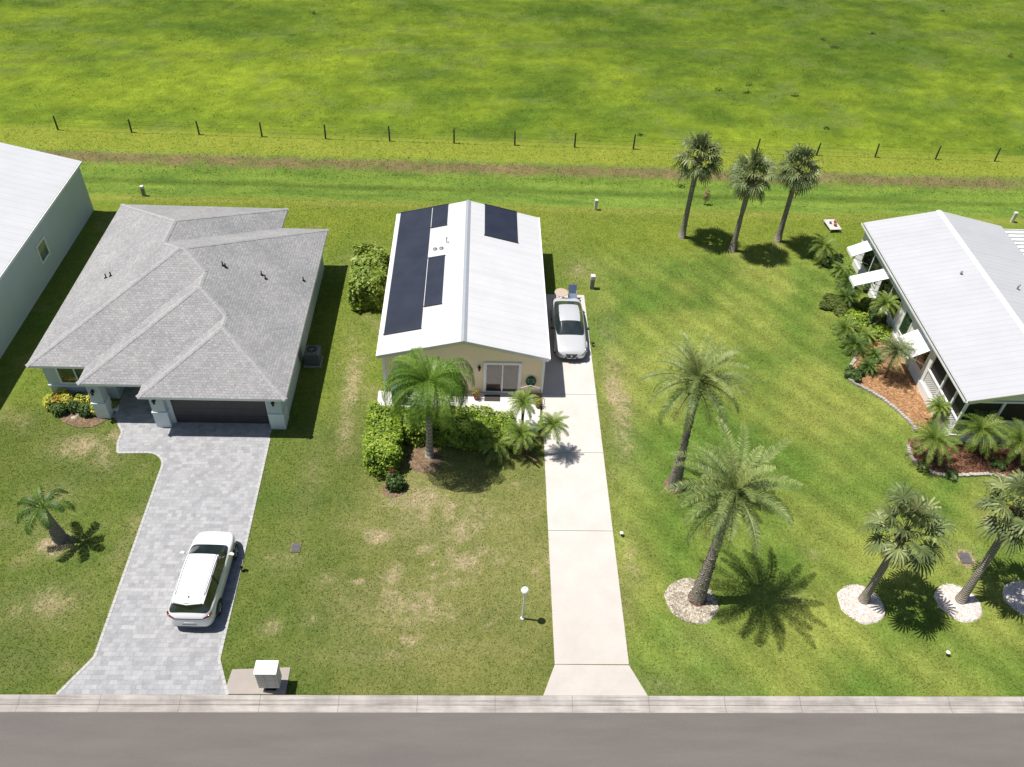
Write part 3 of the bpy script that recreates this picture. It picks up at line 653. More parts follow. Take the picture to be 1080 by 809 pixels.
for a, b, za, zb in ((-5.08, -.63, 2.65, 3.76), (-.63, 3.82, 3.76, 2.65)):
    vs = [(a, 33.08, za-.19), (b, 33.08, zb-.19), (b, 33.08, zb+.012), (a, 33.08, za+.012), (a, 33.118, za-.19), (b, 33.118, zb-.19), (b, 33.118, zb+.012), (a, 33.118, za+.012)]
    f_.add(vs, [(0, 1, 2, 3), (7, 6, 5, 4), (3, 2, 6, 7), (0, 4, 5, 1)])
f_.build('fascia', 'aluminium', r_)
MB().box(-5.17, -5.082, 33.1, 46.7, 2.54, 2.64).build('gutter', 'white_trim', r_); MB().box(3.822, 3.91, 33.1, 46.7, 2.54, 2.64).build('gutter', 'white_trim', r_)
def mat_on_roof(xa, xb, ya, yb, sgn):
    zf = (lambda x: 2.65+.2494*(x+5.08)) if sgn < 0 else (lambda x: 2.65+.2494*(3.82-x)); m_ = MB()
    vs = [(xa, ya, zf(xa)+.02), (xb, ya, zf(xb)+.02), (xb, yb, zf(xb)+.02), (xa, yb, zf(xa)+.02)]; vs += [(x, y, z+.035) for x, y, z in vs]
    m_.add(vs, [(3, 2, 1, 0), (4, 5, 6, 7), (0, 1, 5, 4), (1, 2, 6, 5), (2, 3, 7, 6), (3, 0, 4, 7)])
    o = m_.build('solar_panel', 'solar_mat', r_)
    for y in (ya-.03, yb+.03): MB().bar((xa-.03, y, zf(xa)+.06), (xb+.03, y, zf(xb)+.06), .03, 8).build('header_pipe', 'solar_edge', o)
mat_on_roof(-4.9, -2.92, 34.72, 46.6, -1); mat_on_roof(-2.86, -1.9, 36.55, 41.02, -1); mat_on_roof(-2.86, -1.9, 44.3, 46.6, -1); mat_on_roof(.4, 2.42, 43.22, 46.6, 1)
for x, y in ((-2.5, 41.9), (-2.13, 41.86)):
    z = 2.65+.2494*(x+5.08); MB().lathe(x, y, [(.13, z-.03), (.13, z+.06), (.02, z+.09)], 10).build('roof_vent', 'grey_metal', r_)
MB().lathe(-1.84, 42.42, [(.03, 3.3), (.03, 3.75), (.06, 3.76), (.02, 3.82)], 8).build('vent_pipe', 'grey_metal', r_)
sd = MB(); ya, yb = 33.19, 33.25
sd.box(.42, .58, ya, yb, .05, 2.22); sd.box(2.28, 2.44, ya, yb, .05, 2.22); sd.box(.58, 2.28, ya, yb, 2.08, 2.22); sd.box(.58, 2.28, ya, yb, .05, .16); sd.box(1.40, 1.47, ya-.01, yb-.012, .16, 2.08)
sd = off(sd.build('sliding_door', 'white_trim', mh), O3)
MB().box(.58, 1.40, 33.215, 33.235, .16, 2.08).build('pane', 'glass_brown', sd); MB().box(1.47, 2.28, 33.22, 33.24, .16, 2.08).build('pane', 'glass_brown', sd)
off(lantern(mh, .2, 33.25, 1.85), O3)
off(window_y(mh, -4.1, -2.6, .9, 2.0, 33.25, -1, 2, 'glass_dark'), O3)
off(window_x(mh, 38, 39.4, 1.0, 2.0, 3.62, 1, 2), O3); off(window_x(mh, 36, 37.4, 1.0, 2.0, -4.85, -1, 2), O3); off(window_x(mh, 43, 44.4, 1.0, 2.0, -4.85, -1, 2), O3)
off(MB().box(3.62, 3.66, 41.6, 42.5, .03, 2.1).build('side_door', 'white_trim', mh), O3)
for x in (-4.89, 3.52): off(MB().box(x, x+.14, 33.21, 33.35, 0, 2.5).build('corner_trim', 'white_trim', mh), O3)

# ------------------------------------------------------------------ right house
rh = empty('porch_house', (29, 38, 0), 'white house with screened lattice porch, window awnings and pale metal roof on the right', 'house'); O4 = Vector((-29, -38, 0))
w_ = MB(); w_.prism([(24.97, 34.3), (33.6, 34.3), (33.6, 46.2), (24.97, 46.2)], -.2, 3.0); w_.prism([(27.2, 30.3), (33.4, 30.3), (33.4, 34.3), (27.2, 34.3)], .55, 2.9)
off(w_.build('wall', 'white_wall', rh), O4)
g_ = MB(); g_.add([(24.97, 46.1, 3.0), (33.6, 46.1, 3.0), (29.28, 46.1, 4.0), (24.97, 46.2, 3.0), (33.6, 46.2, 3.0), (29.28, 46.2, 4.0)], [(0, 1, 2), (5, 4, 3), (0, 2, 5, 3), (1, 4, 5, 2)])
off(g_.build('gable', 'white_wall', rh), O4); g_ = MB(); g_.add([(24.97, 30.2, 3.0), (33.6, 30.2, 3.0), (29.28, 30.2, 4.0), (24.97, 30.3, 3.0), (33.6, 30.3, 3.0), (29.28, 30.3, 4.0)], [(0, 1, 2), (5, 4, 3), (0, 2, 5, 3), (1, 4, 5, 2)])
off(g_.build('gable', 'white_wall', rh), O4)
r_ = off(gable_y(MB(), 24.76, 29.28, 33.8, 30.0, 46.35, 3.13, 4.15, .1).build('roof', 'metal_roof_side', rh), O4)
MB().add([(29.1, 29.98, 4.13), (29.28, 29.98, 4.19), (29.46, 29.98, 4.13), (29.1, 46.37, 4.13), (29.28, 46.37, 4.19), (29.46, 46.37, 4.13)], [(0, 3, 4, 1), (1, 4, 5, 2), (0, 1, 2), (5, 4, 3), (0, 2, 5, 3)]).build('ridge_cap', 'white_trim', r_)
gt = MB()   # open U gutter on the left eave
for a in ((24.58, 24.60, 3.0, 3.12), (24.60, 24.74, 3.0, 3.02), (24.74, 24.757, 3.0, 3.10)): gt.box(a[0], a[1], 30.0, 46.35, a[2], a[3])
gt.build('gutter', 'white_trim', r_); MB().box(24.602, 24.738, 30.05, 46.3, 3.021, 3.03).build('gutter_bed', 'dark_void', r_)
f_ = MB()
for a, b, za, zb in ((24.76, 29.28, 3.13, 4.15), (29.28, 33.8, 4.15, 3.13)):
    vs = [(a, 29.95, za-.22), (b, 29.95, zb-.22), (b, 29.95, zb+.012), (a, 29.95, za+.012), (a, 29.997, za-.22), (b, 29.997, zb-.22), (b, 29.997, zb+.012), (a, 29.997, za+.012)]
    f_.add(vs, [(0, 1, 2, 3), (7, 6, 5, 4), (3, 2, 6, 7), (0, 4, 5, 1)])
f_.build('fascia', 'aluminium', r_)
for px_ in ((1012.5, 290.5), (1073, 304.5)):
    p = P(*px_, 3.8); MB().lathe(p.x, p.y, [(.05, 3.4), (.05, 4.05), (.09, 4.06), (.02, 4.12)], 8).build('vent_pipe', 'grey_metal', r_)
po = off(MB().prism([(24.85, 30.1), (33.4, 30.1), (33.4, 34.3), (24.85, 34.3)], -.2, .55).build('porch_floor', 'white_wall', rh), O4)
ps = MB()
for y in (30.25, 31.3, 32.6, 34.2): ps.box(24.93, 25.05, y-.06, y+.06, .55, 2.95)
for x in (26.9, 28.9, 30.9, 33.3): ps.box(x-.06, x+.06, 30.19, 30.31, .55, 2.95)
ps.box(24.92, 25.06, 30.2, 34.26, 2.82, 2.94); ps.box(24.92, 25.06, 30.2, 34.26, 1.42, 1.50); ps.box(25.06, 33.36, 30.18, 30.32, 2.82, 2.94); ps.box(25.06, 33.36, 30.18, 30.32, 1.42, 1.50)
off(ps.build('porch_post', 'white_trim', rh), O4)
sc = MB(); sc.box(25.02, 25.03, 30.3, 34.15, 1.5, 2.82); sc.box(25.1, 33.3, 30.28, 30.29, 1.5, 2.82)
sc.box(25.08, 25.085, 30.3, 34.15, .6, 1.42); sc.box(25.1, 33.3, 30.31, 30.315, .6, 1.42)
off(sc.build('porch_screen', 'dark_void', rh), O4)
lt = MB()
def lattice(mb, a, b, z0, z1, n):
    a = Vector(a); b = Vector(b); d = (b-a); L_ = d.length; d.normalize(); nn = Vector((-d.y, d.x)); hz = z1-z0; st = .16; k = int((L_+hz)/st)
    for i in range(k+1):
        for sgn in (0, 1):
            s = i*st; s0, s1 = max(0, s-hz), min(L_, s)
            if s1-s0 < .03: continue
            za, zb = z0+(s-s0)-0, z0+(s-s1)
            if sgn: za, zb = z1-(za-z0), z1-(zb-z0)
            p = a+d*s0; r = a+d*s1; o_ = nn*(.012*sgn)
            vs = [(p.x+o_.x, p.y+o_.y, za-.022), (r.x+o_.x, r.y+o_.y, zb-.022), (r.x+o_.x, r.y+o_.y, zb+.022), (p.x+o_.x, p.y+o_.y, za+.022)]
            vs += [(x+nn.x*.01, y+nn.y*.01, z) for x, y, z in vs]
            mb.add(vs, [(0, 1, 2, 3), (7, 6, 5, 4), (0, 4, 5, 1), (3, 2, 6, 7)])
lattice(lt, (24.95, 34.1), (24.95, 30.3), .58, 1.42, 0); lattice(lt, (25.05, 30.21), (33.2, 30.21), .58, 1.42, 0)
off(lt.build('lattice_railing', 'white_trim', rh), O4)
for y0, y1 in ((42.6, 45.2), (39.2, 42.0), (34.7, 36.4)):
    off(window_x(rh, y0, y1, .9, 2.35, 24.97, -1, 2, 'glass_dark'), O4)
off(window_x(rh, 37.4, 38.3, .9, 2.3, 24.97, -1, 1, 'glass_green'), O4)
bk = MB(); bk.box(24.9, 24.965, 34.3, 46.2, -.1, .4); off(bk.build('wall_skirt', 'white_wall', rh), O4)
for (y0, y1, xo, zo) in ((44.15, 45.15, 23.65, 2.0), (41.1, 42.05, 22.85, 1.95), (34.55, 36.35, 23.95, 2.0)):
    a = MB(); xi, zi = 24.95, 2.62
    n = max(4, int((y1-y0)/.2))
    vs = [(xi, y0, zi), (xo, y0, zo), (xo, y1, zo), (xi, y1, zi)]; vs += [(x, y, z-.05) for x, y, z in vs]
    a.add(vs, [(3, 2, 1, 0), (4, 5, 6, 7), (0, 1, 5, 4), (1, 2, 6, 5), (2, 3, 7, 6), (3, 0, 4, 7)])
    for i in range(n+1):
        y = y0+(y1-y0)*i/n; vs = [(xi, y-.015, zi), (xo, y-.015, zo), (xo, y+.015, zo), (xi, y+.015, zi)]; vs += [(x, yy, z+.022) for x, yy, z in vs]
        a.add(vs, [(4, 5, 6, 7), (0, 1, 5, 4), (1, 2, 6, 5), (2, 3, 7, 6), (3, 0, 4, 7)])
    a.box(xo-.02, xo, y0-.02, y1+.02, zo-.16, zo+.02)
    aw = off(a.build('window_awning', 'white_trim', rh), O4)
    for y in (y0+.05, y1-.05): MB().bar((xo+.03, y, zo-.05), (24.94, y, 1.35), .018).build('support_arm', 'aluminium', aw)
# carport behind right house
cpn = empty('carport', (37.5, 43, 0), 'ribbed white carport roof on posts beyond the pale metal roof', 'carport'); O5 = Vector((-37.5, -43, 0))
c_ = MB(); y = 38.0
while y < 46.4:
    c_.box(33.95, 41, y, y+.26, 2.86, 2.88); c_.box(33.95, 41, y+.22, y+.26, 2.88, 3.0); y += .42
off(c_.build('roof', 'white_trim', cpn), O5)
off(MB().box(33.87, 33.95, 37.9, 46.5, 2.76, 3.0).build('beam', 'white_trim', cpn), O5)
for x in (34.1, 40.8):
    for yy in (38.2, 42, 46.2): off(MB().box(x-.05, x+.05, yy-.05, yy+.05, 0, 2.8).build('post', 'white_trim', cpn), O5)
MB().prism([(33.7, 30), (41, 30), (41, 46.4), (33.7, 46.4)], -.2, .02).build('carport_slab', 'concrete_pad')['kind'] = 'structure'

# ------------------------------------------------------------------ foliage makers
def palm_frond(mb, o, azm, e0, L_, droop, nl, ll, lw, vang=.5, hang=.25, twist=0, curl=0.0):
    N = 12; pts = [Vector(o)]; tn = []
    for i in range(N):
        t = i/(N-1); e = e0-droop*(t**1.25); a = azm+curl*t
        d = Vector((math.cos(a)*math.cos(e), math.sin(a)*math.cos(e), math.sin(e))); tn.append(d); pts.append(pts[-1]+d*(L_/N))
    base = mb.tc; mb.tube(pts, [.03*(1-i/(N+1))+.006 for i in range(N+1)], 3, cap=False)
    for i in range(nl):
        t = .12+.88*(i+random.random()*.5)/nl; k = t*N; j = min(N-1, int(k)); p = pts[j].lerp(pts[j+1], k-j); d = tn[j]
        side = Vector((-d.y, d.x, 0)); side = side.normalized() if side.length > 1e-3 else Vector((1, 0, 0)); upv = side.cross(d)*-1
        if upv.z < 0: upv = -upv
        prof = math.sin(PI*min(1, .12+t*.86))**.6
        for s in (-1, 1):
            ln = ll*prof*random.uniform(.85, 1.1); v = (side*s*math.cos(vang)+upv*math.sin(vang)*random.uniform(.4, 1.1)+d*random.uniform(.5, .75)).normalized()
            m1 = p+v*ln*.5; e_ = p+v*ln*.95+Vector((0, 0, -hang*ln)); wv = d*(lw/2)
            mb.tc = min(1, max(0, base+random.uniform(-.22, .22)))
            mb.add([p-wv*.6, p+wv*.6, m1+wv, m1-wv, e_], [(0, 1, 2, 3), (3, 2, 4)])
    mb.tc = base
def fan_leaf(mb, o, azm, e0, pl, R_, n=20, droop=.5):
    d = Vector((math.cos(azm)*math.cos(e0), math.sin(azm)*math.cos(e0), math.sin(e0))); side = Vector((-math.sin(azm), math.cos(azm), 0)); upv = d.cross(side)
    if upv.z < 0: upv = -upv
    o = Vector(o); mid = o+d*pl*.55; tip = mid+(d*.9-Vector((0, 0, .35*droop))).normalized()*pl*.45
    mb.tube([o, mid, tip], [.022, .016, .012], 3, cap=False); d2 = (tip-mid).normalized(); base = mb.tc
    upv = d2.cross(side); upv = upv if upv.z > 0 else -upv
    ro = random.uniform(-.7, .7); side, upv = side*math.cos(ro)+upv*math.sin(ro), upv*math.cos(ro)-side*math.sin(ro)
    for i in range(n):
        a = (i/(n-1)-.5)*2*2.35; r = R_*(1-.28*abs(a)/2.35)*random.uniform(.9, 1.08)
        v = (d2*math.cos(a)+side*math.sin(a)+upv*.22*abs(math.sin(a))).normalized(); wv = (d2*-math.sin(a)+side*math.cos(a))
        p0 = tip; p1 = tip+v*r*.5; p2 = p1+(v-Vector((0, 0, .35+droop*.5))).normalized()*r*.32; p3 = p2+(v*.5-Vector((0, 0, 1.0*droop+.3))).normalized()*r*.24
        w0, w1, w2 = .008, R_*.052, R_*.036
        mb.tc = min(1, max(0, base+random.uniform(-.2, .2)+(.12 if i % 2 else -.1)))
        mb.add([p0-wv*w0, p0+wv*w0, p1+wv*w1, p1-wv*w1, p2+wv*w2, p2-wv*w2, p3], [(0, 1, 2, 3), (3, 2, 4, 5), (5, 4, 6)])
    mb.tc = base
def trunk(path, rads, mat, par, name='trunk', n=10):
    return MB().tube(path, rads, n).build(name, mat, par, smooth=True)
def lean_path(b, c, n=7, bend=.15):
    b = Vector(b); c = Vector(c); pts = []
    for i in range(n):
        t = i/(n-1); p = b.lerp(c, t); h = Vector((c.x-b.x, c.y-b.y, 0)); p -= h*bend*math.sin(PI*t); pts.append(p)
    return pts
def date_palm(x, y, cx, cy, h, R_, label, seed):
    random.seed(seed); e = empty('date_palm', (x, y, 0), label, 'palm tree', 'tall feather palms on the lawn'); c = Vector((cx-x, cy-y, h))
    pts = lean_path((0, 0, -.1), c-Vector((0, 0, .25)), 9, .25); rr = [a*random.uniform(.85, 1.2) for a in (.34, .28, .24, .20, .175, .165, .175, .20, .22)]
    # rough leaf-scar trunk
    t = MB(); t.tube(pts, rr, 12)
    for i in range(260):
        q = random.random()**1.0; k = q*8; j = min(7, int(k)); p = pts[j].lerp(pts[j+1], k-j); r = rr[j]*(1-(k-j))+rr[j+1]*(k-j); a = random.uniform(0, 2*PI)
        o_ = Vector((math.cos(a), math.sin(a), 0)); s = Vector((-math.sin(a), math.cos(a), 0))*.055
        b0 = p+o_*r*.9; t.add([b0-s, b0+s, b0+o_*.05+Vector((0, 0, .10))+s*.6, b0+o_*.05+Vector((0, 0, .10))-s*.6, b0+Vector((0, 0, .12))], [(0, 1, 2, 3), (3, 2, 4)])
    t.build('trunk', 'bark_palm', e)
    bt = MB()
    for i in range(46):
        a = i*2.4; z = -.9+.9*i/46; p = c+Vector((math.cos(a)*.2, math.sin(a)*.2, z)); bt.tube([p, p+Vector((math.cos(a)*.12, math.sin(a)*.12, .22))], [.05, .03], 4)
    bt.build('leaf_bases', 'bark_boots', e)
    cr = MB(); N = 34
    for i in range(N):
        t = i/N; e0 = 1.35-1.45*t+random.uniform(-.1, .1); cr.tc = .45+.25*(1-t)+random.uniform(-.12, .12)
        palm_frond(cr, c+Vector((0, 0, .05)), i*2.399+random.uniform(-.15, .15), e0, R_*random.uniform(.95, 1.2)*(1.0 if t > .12 else .8), .95+.55*t, 46, .42, .036, .5, .22, curl=random.uniform(-.2, .2))
    cr.build('crown', 'frond_date', e); dd = MB()
    for i in range(5): dd.tc = .5; palm_frond(dd, c-Vector((0, 0, .15)), random.uniform(0, 6.28), -.35, R_*.8, .9, 22, .35, .028, .2, .4)
    dd.build('dead_fronds', 'frond_dead', e); return e
def cabbage_palm(x, y, cx, cy, h, R_, label, seed, group, tmat='bark_palm', thick=1.0, nl=34, pet=.55):
    random.seed(seed); e = empty('cabbage_palm', (x, y, 0), label, 'palm tree', group); c = Vector((cx-x, cy-y, h))
    pts = lean_path((0, 0, -.1), c-Vector((0, 0, .1)), 8, .18); trunk(pts, [k*thick for k in (.27, .20, .17, .16, .16, .165, .18, .20)], tmat, e)
    bt = MB()
    for i in range(34):
        a = i*2.4; z = -.75+.7*i/34; p = c+Vector((math.cos(a)*.16, math.sin(a)*.16, z)); bt.tube([p, p+Vector((math.cos(a)*.17, math.sin(a)*.17, .2))], [.05, .025], 4)
    bt.build('leaf_bases', 'bark_boots', e); cr = MB()
    for i in range(nl):
        t = i/nl; e0 = 1.5-2.1*t+random.uniform(-.25, .25); cr.tc = .5+random.uniform(-.2, .25)
        fan_leaf(cr, c, i*2.399+random.uniform(-.2, .2), e0, R_*pet*random.uniform(.75, 1.25), R_*.50, 18, .4+.6*t)
    cr.build('crown', 'frond_fan', e); dd = MB()
    for i in range(4): dd.tc = .5; fan_leaf(dd, c-Vector((0, 0, .25)), random.uniform(0, 6.28), -1.1, R_*.5, R_*.4, 12, 1)
    dd.build('dead_fronds', 'frond_dead', e); return e
def pygmy(h, seed, R_=.95, lean=(0, 0), nfr=34, name='pygmy_date_palm', mat='frond_pygmy'):
    random.seed(seed); e = empty(name, (0, 0, 0), 'x', 'palm', 'small date palms in the beds'); c = Vector((lean[0], lean[1], h))
    trunk(lean_path((0, 0, -.05), c, 6, .2), [.10, .075, .07, .075, .09, .10], 'bark_boots', e, n=8); cr = MB()
    for i in range(nfr):
        t = i/nfr; cr.tc = .5+random.uniform(-.2, .25)
        palm_frond(cr, c, i*2.399+random.uniform(-.2, .2), 1.3-1.5*t, R_*random.uniform(.85, 1.15), 1.4, 24, .20*R_/.95, .024, .35, .2)
    cr.build('crown', mat, e); return e

date_palm(9.86, 20.43, 10.15, 20.95, 6.6, 2.75, 'tall feather palm nearest the road rising from a ring of tan pebbles', 5)
date_palm(9.88, 26.88, 9.72, 26.95, 6.9, 2.5, 'tall feather palm with shaggy brown leaf bases, the one farther from the road', 12)
GB = 'cabbage palms standing in a row behind the lawn'
cabbage_palm(13.92, 48.92, 13.95, 48.9, 5.9, 1.8, 'leftmost cabbage palm of the three at the back of the lawn', 21, GB, nl=36)
cabbage_palm(17.09, 47.47, 17.1, 47.3, 5.7, 1.75, 'middle cabbage palm of the three at the back of the lawn', 22, GB)
cabbage_palm(20.52, 48.75, 20.35, 48.4, 5.6, 1.75, 'rightmost cabbage palm of the three at the back of the lawn', 23, GB)
GF = 'cabbage palms in white pebble rings'
cabbage_palm(17.25, 20.4, 17.55, 20.65, 4.8, 1.75, 'leaning cabbage palm in a white pebble ring, with a long fanned shadow beside it', 24, GF, thick=.95, nl=30, pet=.62)
cabbage_palm(21.64, 20.43, 22.3, 21.35, 5.4, 1.75, 'leaning cabbage palm cut by the right edge of the picture, in a white pebble ring', 25, GF, thick=.95, nl=30, pet=.62)
# rings
rl = {0: 'irregular ring of tan pebbles around the feather palm nearest the road', 1: 'white pebble ring around the wholly visible leaning cabbage palm', 2: 'white pebble ring around the cabbage palm cut by the picture edge', 3: 'white pebble ring cut off by the right edge of the picture'}
for i, (cx, cy, ra, rb, kd) in enumerate(RINGS):
    random.seed(40+i); pb = MB(); n = 22; prof = [(cx+ra*(1+random.uniform(-.06, .06))*math.cos(2*PI*k/n)*(1+.08*math.cos(2*PI*k/n*2+1)), cy+rb*(1+random.uniform(-.05, .05))*math.sin(2*PI*k/n)) for k in range(n)]
    vs = [(x, y, -.02) for x, y in prof]+[(cx+(x-cx)*.93, cy+(y-cy)*.93, .045) for x, y in prof]+[(cx+(x-cx)*.4, cy+(y-cy)*.4, .07) for x, y in prof]
    fs = [(j, (j+1) % n, n+(j+1) % n, n+j) for j in range(n)]+[(n+j, n+(j+1) % n, 2*n+(j+1) % n, 2*n+j) for j in range(n)]+[tuple(range(2*n, 3*n))]
    pb.add(vs, fs)
    for _ in range(900):
        a = random.uniform(0, 2*PI); r = math.sqrt(random.random())*.96; x = cx+ra*r*math.cos(a); y = cy+rb*r*math.sin(a); s = random.uniform(.015, .04); z = .05+.02*(1-r)
        pb.add([(x-s, y, z), (x, y-s, z), (x+s, y, z), (x, y+s, z), (x, y, z+s)], [(0, 1, 4), (1, 2, 4), (2, 3, 4), (3, 0, 4)])
    tag(pb.build('pebble_ring', 'pebbles_tan' if kd == 'tan' else 'pebbles_white'), rl[i], 'pebble ring', 'pebble rings around the palms')
MB().lathe(9.86, 20.43, [(.42, .0), (.42, .08), (.3, .085)], 14).build('tree_pit_soil', 'mulch_dark')['kind'] = 'structure'
MB().lathe(9.88, 26.88, [(.55, -.02), (.5, .03), (.3, .05)], 14).build('tree_pit_soil', 'mulch_dull')['kind'] = 'structure'

# queen palm in front of the middle house
random.seed(61); qp = empty('queen_palm', (-2.23, 28.59, 0), 'drooping queen palm with dense green fronds in front of the cream house', 'palm tree'); c = Vector((.1, -.15, 4.9))
trunk(lean_path((0, 0, -.1), c, 7, .1), [.25, .19, .17, .16, .15, .14, .13], 'bark_smooth', qp)
MB().tube([c-Vector((0, 0, .8)), c-Vector((0, 0, .3)), c+Vector((0, 0, .15))], [.13, .15, .08], 8).build('crownshaft', 'leaf_shrub', qp); cr = MB()
for i in range(44):
    t = i/44; cr.tc = .5+random.uniform(-.22, .28)
    palm_frond(cr, c, i*2.399+random.uniform(-.2, .2), 1.35-.85*t, 3.05*random.uniform(.8, 1.15), 2.8+.25*t, 84, .56, .024, .05, 1.05, curl=random.uniform(-.35, .35))
cr.build('crown', 'frond_queen', qp)
MB().lathe(-2.45, 28.35, [(.95, -.01), (.85, .03), (.5, .05)], 18).build('mulch_bed', 'mulch_dull')['kind'] = 'structure'

# young palm on left lawn
random.seed(62); yp = empty('young_palm', (-18.45, 23.3, 0), 'young bottle palm with few fronds on the left lawn', 'palm tree')
trunk([(0, 0, -.05), (0, 0, .3), (-.02, 0, .8), (-.03, 0, 1.5), (-.03, 0, 2.0), (-.03, 0, 2.35)], [.30, .31, .24, .17, .12, .08], 'bark_palm', yp, n=14); cr = MB()
for a, e0 in ((10, .7), (62, .75), (120, 1.0), (165, .8), (205, .55), (255, .6), (300, .95), (340, 1.25)):
    cr.tc = .5+random.uniform(-.2, .2); palm_frond(cr, (-.03, 0, 2.3), math.radians(a), e0-.15, 1.55, 2.0, 38, .36, .045, .25, .6)
cr.build('crown', 'frond_young', yp)

# pygmy palms by the drive
p1 = pygmy(2.05, 71, .95); p1.location = (2.45, 30.4, 0); p1['label'] = 'upright pygmy date palm against the white patio, nearest the sliding door'
p2 = pygmy(1.95, 72, .95, (1.25, .2)); p2.location = (2.6, 28.75, 0); p2['label'] = 'pygmy date palm whose bare stem leans out over the concrete driveway'
p3 = pygmy(1.25, 73, 1.05, (-.15, .15), 40); p3.location = (2.5, 28.8, 0); p3['label'] = 'short bushy pygmy date palm at the foot of the leaning stem'
p4 = pygmy(.7, 74, 1.15, (0, 0), 26); p4.location = (1.15, 28.75, 0); p4['label'] = 'low arching green palm clump in front of the patio hedge'
MB().tube([(2.6, 28.7, 0), (2.9, 28.2, .35), (3.1, 27.9, .5)], [.07, .05, .04], 7).build('stump', 'bark_boots'); tag(bpy.data.objects['stump'], 'bare cut palm stem slanting beside the pygmy date palm clump', 'palm stem')

# bushes ------------------------------------------------------------
def leafcloud(name, blobs, dens, size, mat, par=None, seed=1, up=.35, jit=.13, core='leaf_core', pw=2.0, lump=.5):
    """leaves on the lumpy surface of superellipsoids (cx,cy,cz,rx,ry,rz)"""
    R = np.random.default_rng(seed); PT = []; NR = []
    for bi, (cx, cy, cz, rx, ry, rz) in enumerate(blobs):
        area = 4*PI*((rx*ry)**1.6/3+(rx*rz)**1.6/3+(ry*rz)**1.6/3)**(1/1.6)*(1.25 if pw > 3 else 1); n = int(area*dens)
        d = R.normal(size=(n, 3)); d /= np.linalg.norm(d, axis=1)[:, None]
        if pw > 3:   # even cover for box-like hedges
            ax = R.choice(3, n, p=np.array([ry*rz, rx*rz, rx*ry])/(ry*rz+rx*rz+rx*ry)); u = R.uniform(-1, 1, (n, 3)); u[np.arange(n), ax] = np.sign(R.uniform(-1, 1, n)); d = u
        k = (np.abs(d)**pw).sum(1)**(-1/pw); s = d*k[:, None]
        lm = 1+lump*.5*(fbm((s[:, 0]*rx+s[:, 2]*.7+50+bi*9)*1., (s[:, 1]*ry+s[:, 2]*.5+50)*1., .7, seed, 3)-.5)
        r = (1-np.abs(R.normal(0, jit, n))+.10*(R.random(n) > .9))*lm
        p = s*r[:, None]*[rx, ry, rz]+[cx, cy, cz]; nn = s/np.array([rx, ry, rz]); nn /= np.linalg.norm(nn, axis=1)[:, None]
        ok = p[:, 2] > .02
        for bj, (ax_, ay_, az_, bx, by, bz) in enumerate(blobs):
            if bj != bi: ok &= (np.abs((p[:, 0]-ax_)/bx)**pw+np.abs((p[:, 1]-ay_)/by)**pw+np.abs((p[:, 2]-az_)/bz)**pw) > .72
        PT.append(p[ok]); NR.append(nn[ok])
    p = np.concatenate(PT); nr = np.concatenate(NR); n = len(p)
    nr = nr+R.normal(0, .55, (n, 3))+[0, 0, up+.5]; nr /= np.linalg.norm(nr, axis=1)[:, None]
    a = np.cross(nr, R.normal(size=(n, 3))); a /= np.linalg.norm(a, axis=1)[:, None]; b = np.cross(nr, a); s = size*(R.uniform(.45, 1.3, n)+.5*(R.random(n) > .85))[:, None]
    v = np.stack([p-a*s, p+b*s*.55, p+a*s, p-b*s*.55], 1).reshape(-1, 3); v[:, 2] = np.maximum(v[:, 2], .005)
    o = npmesh(name, v, np.arange(n*4).reshape(-1, 4), 4, mat)
    nz = fbm(p[:, 0]+40, p[:, 1]+p[:, 2]+40, .5, seed+3, 3); tv = np.clip(.5+(nz-.5)*1.1+R.normal(0, .17, n), 0, 1)
    at = o.data.attributes.new('tint', 'FLOAT', 'FACE'); at.data.foreach_set('value', tv.astype(np.float32))
    if par is not None: o.parent = par
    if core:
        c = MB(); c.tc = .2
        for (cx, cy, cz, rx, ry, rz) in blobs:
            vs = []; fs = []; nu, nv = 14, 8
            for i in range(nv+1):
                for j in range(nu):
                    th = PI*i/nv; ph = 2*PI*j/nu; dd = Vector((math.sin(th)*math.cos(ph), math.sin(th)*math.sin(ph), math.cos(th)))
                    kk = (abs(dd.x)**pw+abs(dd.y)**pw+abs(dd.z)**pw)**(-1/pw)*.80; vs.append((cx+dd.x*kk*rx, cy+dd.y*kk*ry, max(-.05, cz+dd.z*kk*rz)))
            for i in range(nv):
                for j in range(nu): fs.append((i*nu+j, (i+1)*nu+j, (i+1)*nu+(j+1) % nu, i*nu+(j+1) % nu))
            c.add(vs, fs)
        c.build('inner_core', core, o, smooth=True)  # added solid dark core filling the leaf cloud, no twigs modelled
    return o
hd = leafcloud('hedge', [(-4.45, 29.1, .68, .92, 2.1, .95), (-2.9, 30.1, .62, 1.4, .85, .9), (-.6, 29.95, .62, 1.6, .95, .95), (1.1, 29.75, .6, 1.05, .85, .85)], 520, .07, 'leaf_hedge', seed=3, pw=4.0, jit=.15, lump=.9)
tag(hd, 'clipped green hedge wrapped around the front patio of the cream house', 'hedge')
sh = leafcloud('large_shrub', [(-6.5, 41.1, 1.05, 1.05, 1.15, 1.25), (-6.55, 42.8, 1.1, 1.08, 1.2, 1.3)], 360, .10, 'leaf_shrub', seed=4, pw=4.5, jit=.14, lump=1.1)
tag(sh, 'big light green block shaped shrub between the hip roof house and the cream house', 'shrub')
leafcloud('side_shrub', [(-5.35, 41.3, .5, .4, .6, .6)], 260, .06, 'leaf_dark', seed=5)
tag(bpy.data.objects['side_shrub'], 'small dark shrub tucked under the left eave of the cream house', 'shrub')
